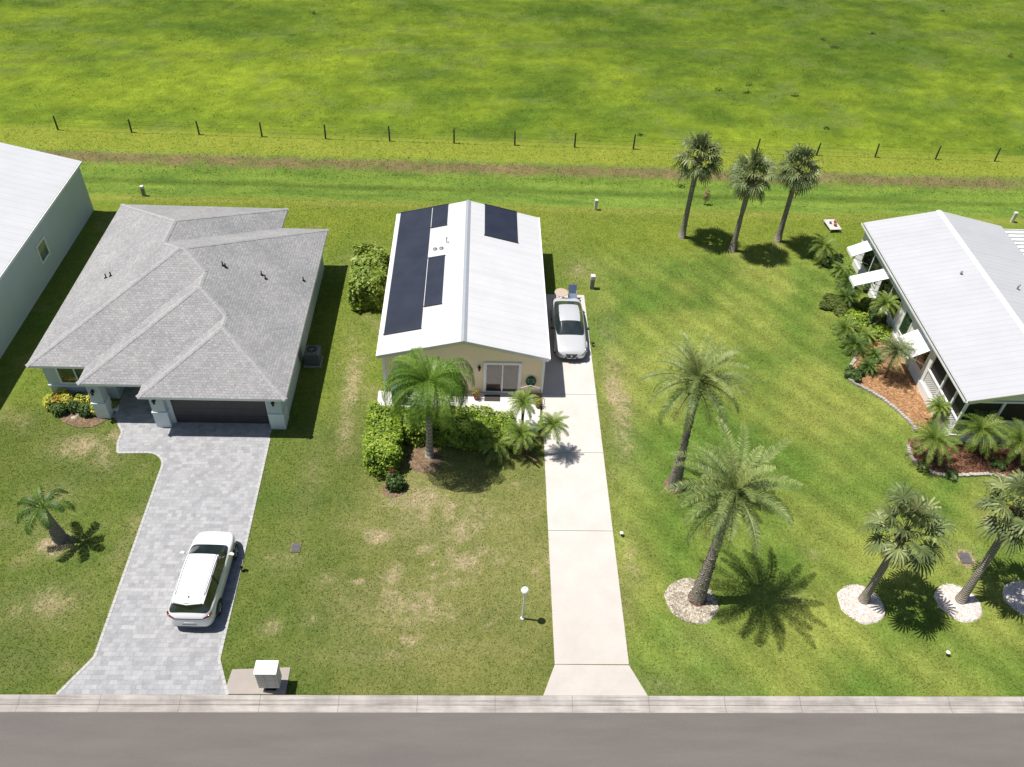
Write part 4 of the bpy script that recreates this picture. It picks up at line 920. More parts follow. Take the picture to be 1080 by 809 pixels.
# ti plant in front of the hedge
tp = leafcloud('red_tipped_bush', [(-3.75, 26.55, .35, .5, .42, .5), (-3.9, 26.7, .6, .3, .25, .45)], 380, .07, 'leaf_dark', seed=6, lump=.9, jit=.25)
tag(tp, 'small dark bush with a red leafy tip in front of the patio hedge', 'bush')
leafcloud('red_leaves', [(-3.9, 26.75, .95, .14, .12, .25)], 220, .07, 'leaf_red', tp, seed=7, core=None, jit=.5)
MB().lathe(-3.85, 26.45, [(.62, -.02), (.55, .015), (.3, .02)], 14).build('mulch_bed', 'mulch_dull')['kind'] = 'structure'

# yellow croton bed of left house
sheet('planting_bed', [(-21.6, 32.28), (-21.5, 31.2), (-20.9, 30.5), (-20.0, 30.15), (-19.3, 30.2), (-18.7, 30.8), (-19.27, 31.5), (-18.8, 32.28)], .03, 'mulch_dull')['kind'] = 'structure'
lab = ['bright yellow croton at the left end of the flower bed', 'orange tinted croton beside the leftmost yellow one', 'yellow croton in the middle of the flower bed', 'yellow croton just right of the middle of the bed', 'pale yellow croton near the porch column', 'yellow croton against the porch column foot', 'yellow croton low at the front of the bed']
for i, (a, r, m_) in enumerate([((54, 421), .42, 'leaf_croton'), ((61, 422), .3, 'leaf_orange'), ((70, 420), .36, 'leaf_croton'), ((66, 415), .3, 'leaf_croton'), ((85, 421), .36, 'leaf_croton'), ((96, 419), .36, 'leaf_croton'), ((101, 428), .32, 'leaf_croton')]):
    p = P(*a, .55); tag(leafcloud('croton', [(p.x, p.y, .4, r, r, .42)], 380, .06, m_, seed=80+i, lump=.8), lab[i], 'shrub', 'yellow crotons in the flower bed')
for i, (a, l_) in enumerate([((68, 409), 'dark green shrub under the front window'), ((86, 410), 'dark green shrub between window and porch column'), ((62, 430), 'low dark plant at the front left of the flower bed'), ((90, 431), 'low dark plant at the front of the bed near the stones'), ((79, 427), 'low green plant between the yellow crotons')]):
    p = P(*a, .4); tag(leafcloud('low_shrub', [(p.x, p.y, .3, .42, .36, .38)], 300, .06, 'leaf_dark', seed=95+i, lump=.8), l_, 'shrub', 'dark green shrubs in the flower bed')
sb = MB(); random.seed(5)
def rock(mb, x, y, s, z=0):
    vs = []; n = 7
    for zz, k in ((0, 1), (.45, .95), (.8, .5)):
        for j in range(n): a = 2*PI*j/n; r = s*k*random.uniform(.75, 1.1); vs.append((x+r*math.cos(a), y+r*.8*math.sin(a), z-.02+zz*s*.7))
    fs = [(i*n+j, i*n+(j+1) % n, (i+1)*n+(j+1) % n, (i+1)*n+j) for i in range(2) for j in range(n)]+[tuple(range(2*n, 3*n))]; mb.add(vs, fs)
rl_ = ['pale stone at the tip of the flower bed by the lawn', 'pale stone second from the tip of the flower bed', 'flat tan stone lying in front of the crotons', 'grey stone in front of the low dark plant', 'light stone nearest the porch column', 'whitish stone at the foot of the porch column']
for i, (a, s) in enumerate([((78, 441), .18), ((83, 437), .2), ((92, 436), .22), ((99, 437), .16), ((106, 437), .16), ((119, 439), .15)]):
    m_ = MB(); p = P(*a); rock(m_, p.x, p.y, s); tag(m_.build('stone', 'stone'), rl_[i], 'stone', 'stones edging the flower bed')
pt = MB(); x, y = P2(122, 430, .2); pt.lathe(x, y, [(.12, .03), (.18, .3), (.2, .32), (.15, .3)], 12)
e = empty('potted_plant', (x, y, 0), 'small white pot standing on the porch of the grey roofed house', 'plant pot'); o = pt.build('pot', 'white_trim', e); o.location = (-x, -y, 0)
leafcloud('foliage', [(0, 0, .42, .18, .18, .16)], 300, .05, 'leaf_shrub', e, seed=8, core=None)

# ------------------------------------------------------------------ right beds
sheet('mulch_bed', BED1, .035, 'mulch_orange')['kind'] = 'structure'; sheet('mulch_bed', BED2, .035, 'mulch_dark')['kind'] = 'structure'
def edging(path, label):
    mb = MB(); pts = [Vector(P2(*a)) for a in path]; random.seed(9)
    # resample a smooth curve
    sm = []
    for i in range(len(pts)-1):
        p0 = pts[max(0, i-1)]; p1 = pts[i]; p2_ = pts[i+1]; p3_ = pts[min(len(pts)-1, i+2)]
        for k in range(8):
            t = k/8; sm.append(.5*((2*p1)+(p2_-p0)*t+(2*p0-5*p1+4*p2_-p3_)*t*t+(3*p1-p0-3*p2_+p3_)*t**3))
    sm.append(pts[-1])
    for a, b in zip(sm[:-1], sm[1:]):
        d = b-a; ln = d.length; d.normalize(); nr = Vector((-d.y, d.x)); n = max(1, round(ln/.28))
        for i in range(n):
            s0 = a+d*(ln*i/n+.01); s1 = a+d*(ln*(i+1)/n-.01); h = .13+random.uniform(-.02, .02); j = random.uniform(-.015, .015)
            mb.prism([tuple(s0-nr*(.09+j)), tuple(s1-nr*(.09+j)), tuple(s1+nr*(.09-j)), tuple(s0+nr*(.09-j))], -.03, h)
    return tag(mb.build('bed_edging', 'edging_block', bevel=.015), label, 'edging', 'block edgings of the mulch beds')
edging([(903, 378), (896, 388), (893, 397), (901, 405), (911, 410), (930, 421), (950, 437), (962, 449), (966, 456)], 'curved block edging around the orange mulch bed')
edging([(957, 470), (960, 481), (967, 490), (985, 500), (1010, 502), (1040, 501), (1060, 504), (1082, 509), (1110, 514)], 'curved block edging around the dark mulch bed in front of the porch')
PB = [((945, 372), 1.9, 75, 1.0, 'palm with silvery fronds before the nearest awning, over orange mulch'), ((985, 466), 1.5, 76, 1.1, 'small date palm at the left corner of the dark mulch bed'), ((1034, 455), 1.6, 77, 1.15, 'small date palm in front of the porch corner, centre of the dark bed'),
      ((1076, 466), 1.5, 78, 1.1, 'small date palm at the right edge of the picture before the porch'), ((990, 431), 1.3, 79, .62, 'smallest date palm close to the porch lattice'), ((934, 322), 1.9, 83, .8, 'date palm close to the wall between the awnings'), ((868, 262), .9, 84, 1.0, 'low spreading palm at the lawn edge near the white board')]
for a, h, sd_, R_, l_ in PB:
    e = pygmy(h, sd_, R_*1.25, (.05, .05), 44, mat='frond_fan' if sd_ in (75,) else 'frond_pygmy'); p = P(*a, h); e.location = (p.x, p.y, 0); e['label'] = l_
BS = [((917, 384), .55, .55, 'leaf_orange', 'bronze leaved bush by the curve of the orange mulch bed'), ((902, 392), .5, .5, 'leaf_dark', 'dark bush outside the edging at the left tip of the orange bed'), ((924, 372), .5, .5, 'leaf_shrub', 'light green bush just behind the spiky clump at the edging curve'),
      ((941, 341), .45, .4, 'leaf_croton', 'yellow leaved bush beside the wall under the eave'), ((931, 347), .7, .6, 'leaf_hedge', 'rounded green bush left of the yellow leaved one'), ((915, 352), .6, .6, 'leaf_shrub', 'soft green bush at the lawn edge of the bed'),
      ((905, 334), .7, .7, 'leaf_hedge', 'green bush midway along the house side'), ((918, 318), .55, .6, 'leaf_shrub', 'green bush near the second awning'), ((893, 312), .7, .7, 'leaf_hedge', 'green bush below the outer end of the long awning'), ((888, 283), .6, .6, 'leaf_orange', 'yellow orange bush below the farthest awning'),
       ((896, 296), .8, .9, 'leaf_weed', 'loose olive bush left of the long awning tip'), ((884, 318), .9, .5, 'leaf_weed', 'low spreading olive bush at the lawn edge under the long awning'), ((903, 362), .8, .8, 'leaf_weed', 'tall loose bush above the curve of the block edging'),
       ((893, 345), .8, .6, 'leaf_hedge', 'low bright bush at the lawn edge halfway along the house'), ((922, 300), .5, .7, 'leaf_dark', 'dark bush against the wall between the two far awnings'), ((927, 333), .6, .8, 'leaf_dark', 'dark bush beside the palm between the awnings'),
       ((880, 272), .6, .7, 'leaf_dark', 'dark bush beside the low spreading palm'), ((1004, 500), .3, .25, 'leaf_dark', 'tiny dark plant behind the block edging of the dark bed'), ((1055, 488), .35, .35, 'leaf_dark', 'small dark plant between the porch palms'), ((975, 492), .3, .3, 'leaf_weed', 'low olive plant at the left end of the dark bed')]
for i, (a, r, h, m_, l_) in enumerate(BS):
    if a in ((917, 384), (893, 312), (915, 352), (903, 362), (896, 296), (888, 283), (893, 345), (924, 372)):
        e = pygmy(.3, 700+i, r*1.35, (0, 0), 34, 'arching_shrub', 'frond_pygmy' if i % 2 else 'frond_young'); p = P(*a, .5); e.location = (p.x, p.y, 0); e['label'] = l_.replace('bush', 'leafy clump').replace('yellow orange', 'spiky green').replace('bronze leaved', 'spiky green'); e['category'] = 'shrub'; e['group'] = 'bushes along the right house'; continue
    p = P(*a, h*.8); random.seed(500+i); tag(leafcloud('garden_bush', [(p.x, p.y, h*.45, r*.8, r*.75, h*.6)]+[(p.x+r*.75*math.cos(q_), p.y+r*.75*math.sin(q_), h*random.uniform(.3, .5), r*random.uniform(.4, .6), r*random.uniform(.4, .6), h*random.uniform(.4, .65)) for q_ in (.4, 1.9, 3.3, 4.8)], 260, .085, m_, seed=120+i, lump=1.3, jit=.3), l_, 'bush', 'bushes along the right house')

# ------------------------------------------------------------------ fence
fe = empty('wire_fence', (4.4, 61.3, 0), 'wire fence of thin dark posts along the pasture', 'fence')
FX = [-32.36, -26.8, -21.65, -16.85, -11.97, -7.0, -2.0, 2.76, 7.46, 12.1, 17.07, 21.9, 26.75, 31.5, 36.39, 41.23, 46.1, 51]; FY = lambda x: 61.3-.007*x
random.seed(3)
def fpost(x):
    b = Vector((x-4.4, FY(x)-61.3, 0)); m_ = MB(); a = random.uniform(-.05, .05); c = random.uniform(-.05, .05); h = random.uniform(1.05, 1.25)
    m_.tube([b+Vector((0, 0, -.3)), b+Vector((a*.5, c*.5, .6)), b+Vector((a, c, h))], [.07, .065, .055], 7); m_.build('fence_post', 'wood_post', fe)
for x in FX: fpost(x)
for hz in (.35, .65, .98):
    m_ = MB()
    for a, b in zip(FX[:-1], FX[1:]):
        pa = Vector((a-4.4, FY(a)-61.3-.06, hz)); pb = Vector((b-4.4, FY(b)-61.3-.06, hz)); m_.tube([pa, pa.lerp(pb, .5)-Vector((0, 0, .03)), pb], .006, 4)
    m_.build('fence_wire', 'wire', fe)

# ------------------------------------------------------------------ small site things
def lamp_post():
    e = empty('lamp_post', (2.18, 19.43, 0), 'white garden lamp post with round globe beside the concrete driveway', 'lamp post')
    m_ = MB(); m_.lathe(0, 0, [(.09, -.05), (.09, .06), (.045, .10), (.04, 1.85), (.07, 1.88), (.07, 1.95), (.03, 1.97)], 12); m_.build('pole', 'white_trim', e, smooth=False)
    g_ = MB(); g_.lathe(0, 0, [(.165*math.sin(PI*i/10)+.001, 2.12-.165*math.cos(PI*i/10)) for i in range(11)], 18); g_.build('globe', 'globe', e, smooth=True)
    MB().lathe(0, 0, [(.05, 2.27), (.03, 2.31), (.005, 2.34)], 8).build('finial', 'white_trim', e)
lamp_post()
mb_ = empty('cluster_mailbox', (-7.8, 16.36, 0), 'white cluster mailbox cabinet on a concrete pad by the kerb', 'mailbox')
o = MB().box(-.40, .40, -.25, .27, .32, 1.42).build('cabinet', 'beige_plastic', mb_, bevel=.012)
MB().box(-.43, .43, -.28, .30, 1.423, 1.46).build('cap', 'white_paint', mb_)
d_ = MB()
for i in range(2):
    for j in range(5): d_.box(-.36+i*.37, -.02+i*.37, -.262, -.252, .38+j*.2, .56+j*.2)
d_.build('door', 'beige_plastic', mb_); MB().box(-.12, .12, -.10, .12, .05, .45).build('pedestal', 'grey_metal', mb_); MB().box(-.22, .22, -.2, .22, .025, .05).build('base_plate', 'dark_metal', mb_)
k_ = MB(); 
for i in range(2):
    for j in range(5): k_.lathe(-.07+i*.37, -.264, [(.012, .46+j*.2), (.012, .48+j*.2)], 6)
k_.build('lock', 'dark_metal', mb_)
ac = empty('air_conditioner', (-9.0, 35.45, 0), 'grey air conditioning unit standing on a pad beside the hip roof house', 'air conditioner')
MB().box(-.48, .46, -.48, .48, -.05, .07).build('pad', 'concrete_pad', ac); MB().box(-.40, .40, -.40, .40, .08, .92).build('cabinet', 'ac_grey', ac, bevel=.05)
f_ = MB()
for i in range(22):
    z = .14+.033*i; f_.box(-.406, .406, -.406, .406, z, z+.012)
f_.build('louvres', 'ac_grey', ac)
f_ = MB(); f_.lathe(0, 0, [(.34, .915), (.34, .95), (.30, .955), (.30, .925)], 24)
for i in range(12): a = PI*i/12; f_.bar((math.cos(a)*.31, math.sin(a)*.31, .945), (-math.cos(a)*.31, -math.sin(a)*.31, .945), .006, 4)
f_.build('fan_grille', 'grey_metal', ac); f_ = MB(); f_.lathe(0, 0, [(.30, .923), (.295, .926)], 20); f_.build('fan_well', 'dark_void', ac)
for i in range(4):
    a = i*PI/2; MB().add([(0, 0, .93), (.26*math.cos(a), .26*math.sin(a), .928), (.26*math.cos(a+.7), .26*math.sin(a+.7), .936), (0, 0, .935)], [(0, 1, 2), (2, 1, 3)]).build('fan_blade', 'dark_metal', ac)
# AC lineset / meter on wall
m_ = MB(); m_.tube([(-9.62, 35.0, .5), (-9.6, 35.0, 1.7)], .04, 6); m_.box(-9.66, -9.5, 34.7, 34.95, 1.2, 1.7)
tag(m_.build('electric_meter', 'grey_metal'), 'grey electric meter box on the wall behind the air conditioner', 'meter box')
# utility pedestals
def pedestal(px, py, h, w_, label, mat='pedestal_grey', cap='beige_plastic'):
    p = P(px, py); e = empty('utility_pedestal', (p.x, p.y, 0), label, 'utility box', 'utility pedestals in the grass')
    MB().box(-w_/2, w_/2, -w_/2, w_/2, -.05, h*.72).build('body', mat, e, bevel=.015); MB().box(-w_/2-.02, w_/2+.02, -w_/2-.02, w_/2+.02, h*.72, h).build('cover', cap, e, bevel=.03)
pedestal(152, 206, .75, .2, 'small beige utility pedestal behind the hip roof house'); pedestal(628, 221, .8, .2, 'small beige utility pedestal behind the cream house', 'beige_plastic'); pedestal(1067, 234, .8, .2, 'small pale utility pedestal behind the porch house', 'beige_plastic')
pedestal(624, 304, 1.0, .26, 'grey utility pedestal with pale top in the grass beside the sedan')
# valve covers
for a, l_, s in (((312, 578), 'dark square valve cover in the lawn between the driveways', .17), ((1018, 589), 'dark valve cover in a sandy patch under the leaning cabbage palms', .22)):
    p = P(*a); e = empty('valve_cover', (p.x, p.y, 0), l_, 'valve cover'); 
    f_ = MB(); f_.box(-s-.05, s+.05, -s*1.2-.05, s*1.2+.05, -.05, .035); f_.build('rim', 'mulch_dull', e); m_ = MB(); m_.box(-s, s, -s*1.2, s*1.2, .036, .05)
    for i in range(5): m_.box(-s*.8, s*.8, -s+.38*s*i+.0, -s+.38*s*i+.02, .05, .058)
    m_.build('lid', 'lid_dark', e)
def spot(px, py, label, top='globe'):
    p = P(px, py); e = empty('garden_light', (p.x, p.y, 0), label, 'garden light', 'small lights and markers in the grass')
    MB().lathe(0, 0, [(.02, -.05), (.02, .16), (.06, .17), (.06, .2)], 8).build('stake', 'dark_metal', e); MB().lathe(0, 0, [(.07, .2), (.09, .24), (.03, .29)], 10).build('lamp_head', top, e)
spot(998, 691, 'small white capped garden light in the lawn near the road'); spot(655, 565, 'tiny white garden light on the right edge of the concrete driveway')
for a, l_ in (((624.5, 365), 'small dark path light beside the front wheel of the sedan'), ((255, 602), 'small brown path light beside the white car on the paver edge')):
    spot(*a, l_, 'bronze')
# board / mat at back
p = P(877, 240); e = empty('garden_table', (p.x, p.y, 0), 'low white table with clutter on it, on the grass beyond the farthest awning', 'table')
o = MB().box(-.42, .42, -.65, .65, .22, .26).build('table_top', 'weathered_board', e); lg = MB()
for sx in (-.36, .36):
    for sy in (-.58, .58): MB().box(sx-.03, sx+.03, sy-.03, sy+.03, 0, .22).build('leg', 'weathered_board', e)
e.rotation_euler.z = .1
for i, (dx, dy, r, m_, l_) in enumerate([(.1, -.2, .12, 'terracotta', 'terracotta pot in the middle of the low white garden table'), (-.15, .1, .09, 'blue_cover', 'dark pot left on the low white garden table'), (.22, .25, .1, 'terracotta', 'terracotta pot at the far corner of the garden table')]):
    m2 = MB(); m2.lathe(p.x+dx, p.y+dy, [(r*.7, .262), (r, .262+r*1.6), (r*.8, .262+r*1.5)], 10); tag(m2.build('plant_pot', m_), l_, 'plant pot')
# dead shrubs in ditch
for a, r, h, l_ in (((716, 190), .28, .9, 'left dry reddish weed in the ditch below the cabbage palms'), ((744, 212), .3, 1.3, 'right dry brown weed in the ditch behind the cabbage palms')):
    p = P(*a); z0 = float(gz([p.x], [p.y])[0]); o = leafcloud('dry_weed', [(p.x, p.y, z0+h*.55, r, r, h*.5)], 170, .05, 'frond_dead', seed=int(h*10), core=None, jit=.35); tag(o, l_, 'weed', 'dry weeds in the ditch')
    MB().bar((p.x, p.y, z0-.1), (p.x, p.y, z0+h*.9), .02, 5).build('stem', 'dead_frond', o)
# pasture weeds
wl = []
random.seed(77)
for i, (a, r) in enumerate([((676, 143), .45), ((871, 136), .4), ((330, 14), .5), ((920, 36), .55), ((880, 50), .7), ((758, 95), .5), ((788, 98), .6), ((838, 101), .5), ((1065, 60), .5), ((790, 90), .4), ((868, 42), .4), ((995, 12), .5)]):
    p = P(*a); o = leafcloud('pasture_weed', [(p.x, p.y, .12, r*.8, r*.6, .2)], 55, .07, 'leaf_weed' if i not in (0, 1) else 'leaf_dark', seed=200+i, core=None, jit=.4)
    tag(o, ['dark weed clump just beyond the fence left of the cabbage palms', 'dark weed clump beyond the fence right of the cabbage palms', 'weed clump at the top of the pasture, left of the middle', 'upper right weed clump standing alone in the pasture', 'wide dark weed patch in the upper right pasture', 'leftmost of the weed clumps above the cabbage palms', 'weed clump in the middle above the cabbage palms', 'rightmost of the weed clumps above the cabbage palms', 'weed clump at the right edge of the pasture', 'small weed just above the middle clump over the cabbage palms', 'small weed beside the wide dark patch', 'weed clump nearest the top right corner of the pasture'][i], 'weed', 'weed clumps in the pasture')
# patio furniture
x, y = 5.15, 41.45
e = empty('patio_table', (x, y, 0), 'small round tan table behind the silver sedan', 'table'); m_ = MB(); m_.lathe(0, 0, [(.40, .66), (.42, .68), (.42, .70), (.38, .705)], 20); m_.build('table_top', 'tan_top', e)
for i in range(4): a = PI/4+i*PI/2; MB().tube([(.1*math.cos(a), .1*math.sin(a), .66), (.16*math.cos(a), .16*math.sin(a), .35), (.32*math.cos(a), .32*math.sin(a), 0.024)], .016, 6).build('leg', 'dark_metal', e)
e = empty('patio_chair', (5.85, 41.45, 0), 'blue grey chair next to the round table behind the sedan', 'chair')
MB().box(-.26, .26, -.28, .24, .40, .45).build('seat', 'blue_fabric', e, bevel=.015); MB().add([(-.26, .24, .45), (.26, .24, .45), (.26, .42, 1.0), (-.26, .42, 1.0), (-.26, .28, .45), (.26, .28, .45), (.26, .46, 1.0), (-.26, .46, 1.0)], [(3, 2, 1, 0), (4, 5, 6, 7), (0, 1, 5, 4), (2, 3, 7, 6), (0, 4, 7, 3), (1, 2, 6, 5)]).build('backrest', 'blue_fabric', e)
for sx in (-.24, .24):
    for sy in (-.25, .22): MB().bar((sx, sy, .024), (sx, sy, .4), .016).build('leg', 'aluminium', e)
    MB().tube([(sx, -.25, .4), (sx, -.25, .62), (sx, .3, .64)], .015).build('armrest', 'aluminium', e)
# hose on wall
e = empty('hose_reel', (2.98, 33.25, 0), 'coil of green garden hose hanging on the cream wall right of the sliding door', 'garden hose'); m_ = MB()
for r_i, yy in ((.20, -.05), (.235, -.07), (.27, -.05), (.22, -.10), (.255, -.11)):
    m_.tube([(r_i*math.cos(2*PI*i/20), yy, .95+1.25*r_i*math.sin(2*PI*i/20)) for i in range(21)], .02, 6)
m_.build('coil', 'hose_green', e); MB().box(-.1, .1, -.14, 0, 1.1, 1.2).build('hanger', 'hose_green', e); MB().lathe(0, -.06, [(.12, .86), (.13, .95), (.1, 1.05)], 12).build('drum', 'hose_green', e)
# wrought iron bench
e = empty('iron_bench', (2.95, 32.6, .02), 'low brown scrollwork iron bench in front of the green hose', 'bench'); s_ = MB()
for i in range(6): s_.box(-.55, .55, -.2+.075*i, -.15+.075*i, .40, .42)
s_.build('seat', 'bronze', e); b_ = MB(); b_.tube([(-.58, .24, .42), (-.5, .3, .72), (0, .34, .86), (.5, .3, .72), (.58, .24, .42)], .018)
for i in range(5): cx = -.4+.2*i; b_.tube([(cx+.085*math.cos(a*PI/5), .29, .60+.10*math.sin(a*PI/5)) for a in range(11)], .01, 5)
b_.build('backrest', 'beige_plastic', e)
for sx in (-.55, .55):
    MB().tube([(sx, -.22, .0), (sx, -.2, .4), (sx, -.2, .62), (sx, .26, .64)], .018).build('armrest', 'bronze', e); MB().bar((sx, .26, 0), (sx, .24, .45), .018).build('leg', 'bronze', e)
tag(MB().box(.5, 1.35, 32.55, 33.05, .02, .045).build('doormat', 'mat_brown'), 'dark doormat on the patio below the sliding door', 'doormat')
for (x, y, l_, fm) in ((.05, 32.75, 'potted pink flowering plant left of the doormat', 'leaf_red'), (3.35, 32.2, 'potted plant with reddish leaves at the right corner of the patio', 'leaf_orange')):
    e = empty('flower_pot', (x, y, .02), l_, 'potted plant', 'potted plants on the patio'); MB().lathe(0, 0, [(.11, 0), (.16, .26), (.17, .28), (.13, .27)], 12).build('pot', 'terracotta', e); leafcloud('foliage', [(0, 0, .48, .24, .22, .24)], 190, .045, 'leaf_shrub', e, seed=9, core=None, jit=.3)
    leafcloud('blossom', [(0, 0, .52, .26, .24, .24)], 70, .045, fm, e, seed=10, core=None, jit=.2)
# covered grill left of palm
e = empty('covered_grill', (-4.05, 32.45, .02), 'blue grey covered grill on the patio behind the queen palm', 'grill')
MB().add([(-.36, -.28, 0), (.36, -.28, 0), (.36, .28, 0), (-.36, .28, 0), (-.34, -.26, .85), (.34, -.26, .85), (.34, .26, .85), (-.34, .26, .85), (-.3, -.16, 1.12), (.3, -.16, 1.12), (.3, .16, 1.12), (-.3, .16, 1.12)],
         [(3, 2, 1, 0), (0, 1, 5, 4), (1, 2, 6, 5), (2, 3, 7, 6), (3, 0, 4, 7), (4, 5, 9, 8), (5, 6, 10, 9), (6, 7, 11, 10), (7, 4, 8, 11), (8, 9, 10, 11)]).build('cover', 'blue_cover', e, bevel=.05)
MB().box(-.42, .42, -.05, .05, .78, .83).build('handle', 'grey_metal', e)

# ------------------------------------------------------------------ cars
def car(name, label, loc, rz, L_, st, paint, suv):
    """st rows: x, half width, belt z, roof-edge half width, top z, kind(hood/cabin/tail), zbot"""
    e = empty(name, loc, label, 'car', None, rz); W = []
    for (x, w_, zb, rw, zt, kind, z0) in st:
        if kind == 'c': row = [(0, z0), (w_*.86, z0), (w_*.97, z0+.10), (w_, (z0+zb)*.52), (w_*.985, zb-.07), (w_*.90, zb), (rw, zt-.06), (rw*.62, zt-.008), (0, zt)]
        else: row = [(0, z0), (w_*.86, z0), (w_*.97, z0+.10), (w_, (z0+zb)*.52), (w_*.97, zb-.07), (w_*.87, zt-.025), (w_*.62, zt-.005), (w_*.35, zt+.01), (0, zt+.012)]
        W.append((x, row))
    N = len(W); K = 9; vs = []; 
    for x, row in W:
        vs += [(x, yy, z) for yy, z in row]+[(x, -yy, z) for yy, z in row[1:-1]]
    per = K+K-2
    def vid(i, j):   # j 0..8 right side, negative mirrored
        return i*per+(j if j >= 0 else K-1+(-j))
    bm = bmesh.new(); bv = [bm.verts.new(v) for v in vs]; mats = ['paint', 'windshield', 'rear_window', 'side_window', 'headlight', 'taillight', 'grille', 'lower_trim']
    kinds = [s[5] for s in st]
    def mat_of(i, j):
        a, b = kinds[i], kinds[i+1]
        if j in (0, 1): return 7
        if a == 'h' and b == 'c' and j >= 5: return 1 if j >= 6 or True else 0
        if a == 'c' and b == 't' and j >= 5: return 2
        if a == 'c' and b == 'c' and j == 5: return 3
        if i == 0 and j == 4: return 4
        return 0
    for i in range(N-1):
        for j in range(K-1):
            mm = mat_of(i, j)
            for s in (1, -1):
                a = [vid(i, s*j if j else 0), vid(i+1, s*j if j else 0), vid(i+1, s*(j+1) if j+1 < K-1 else K-1), vid(i, s*(j+1) if j+1 < K-1 else K-1)]
                if s < 0: a = a[::-1]
                f = bm.faces.new([bv[k] for k in a]); f.material_index = mm
    for i in (0, N-1):   # end caps, strip by strip
        for j in range(K-1):
            for s in (1, -1):
                if j in (0,): a = [vid(i, 0), vid(i, s*1), vid(i, s*2)]; 
                if j == 0: ids = [vid(i, 0), vid(i, s), vid(i, 2*s)]; continue
        # quads across the middle between left and right
        for j in range(1, K-2):
            l0, r0, l1, r1 = vid(i, j), vid(i, -j), vid(i, j+1), vid(i, -(j+1))
            f = bm.faces.new([bv[k] for k in (l0, l1, r1, r0)]); 
            f.material_index = (6 if i == 0 and j in (2, 3) else (7 if j == 1 else 0))
        f = bm.faces.new([bv[k] for k in (vid(i, 1), vid(i, 0), vid(i, -1))]) ; f.material_index = 7
        f = bm.faces.new([bv[k] for k in (vid(i, K-2), vid(i, K-1), vid(i, -(K-2)))])
    bmesh.ops.recalc_face_normals(bm, faces=bm.faces)
    cl = bm.edges.layers.float.new('crease_edge')
    for ed in bm.edges:
        if len(ed.link_faces) == 2:
            ms = {f.material_index for f in ed.link_faces}
            if len(ms) == 2 and ms & {1, 2, 3}: ed[cl] = .75
            ang = ed.calc_face_angle(0)
            if ang > 1.0: ed[cl] = max(ed[cl], .45)
    me = bpy.data.meshes.new('tmp'); bm.to_mesh(me); bm.free()
    to = bpy.data.objects.new('tmp', me); COL.objects.link(to); sm = to.modifiers.new('s', 'SUBSURF'); sm.levels = 3; sm.render_levels = 3
    dg = bpy.context.evaluated_depsgraph_get(); em = bpy.data.meshes.new_from_object(to.evaluated_get(dg)); bpy.data.objects.remove(to)
    body = None; V = [v.co.copy() for v in em.vertices]; NV = [v.normal.copy() for v in em.vertices]
    pm = {0: paint, 1: 'glass_car', 2: 'glass_car', 3: 'glass_car', 4: 'headlamp', 6: 'car_trim', 7: 'car_trim'}; nm = {0: 'body', 1: 'windshield', 2: 'rear_window', 3: 'side_window', 4: 'headlight', 6: 'grille', 7: 'lower_trim'}
    for mi in (0, 1, 2, 3, 4, 6, 7):
        for side in ((1, -1) if mi in (3, 4) else (0,)):
            used = {}; fs = []
            for p in em.polygons:
                if p.material_index != mi: continue
                if side and p.center.y*side <= 0: continue
                fs.append(tuple(used.setdefault(k, len(used)) for k in p.vertices))
            if not fs: continue
            m_ = MB(); ks = sorted(used, key=used.get); m_.add([V[k] for k in ks], fs); m_.build(nm[mi], pm[mi], e, smooth=True)
    # pillars over side glass, on both sides
    bx = [s for s in st if s[5] == 'c']
    def side_pt(x, t, sgn, push=.006):
        for a, b in zip(bx[:-1], bx[1:]):
            if a[0] <= x <= b[0]+1e-6:
                u = (x-a[0])/(b[0]-a[0]); w_ = a[1]+(b[1]-a[1])*u; zb = a[2]+(b[2]-a[2])*u; rw = a[3]+(b[3]-a[3])*u; zt = a[4]+(b[4]-a[4])*u; break
        y0, z0 = w_*.90, zb; y1, z1 = rw, zt-.06; return Vector((x, sgn*(y0+(y1-y0)*t+push), z0+(z1-z0)*t))
    xm = bx[0][0]+(bx[-1][0]-bx[0][0])*.47
    for sgn in (1, -1):
        m_ = MB(); c = [side_pt(xm-.05, 0, sgn), side_pt(xm+.05, 0, sgn), side_pt(xm+.03, 1, sgn), side_pt(xm-.05, 1, sgn)]
        m_.add(c+[v-Vector((0, sgn*.03, 0)) for v in c], [(0, 1, 2, 3), (7, 6, 5, 4), (0, 4, 5, 1), (1, 5, 6, 2), (2, 6, 7, 3), (3, 7, 4, 0)]); m_.build('door_pillar', 'car_trim', e)
    # wheels
    hw = max(s[1] for s in st); wr = .345 if suv else .325; fx = L_*.195; rx = L_*.80
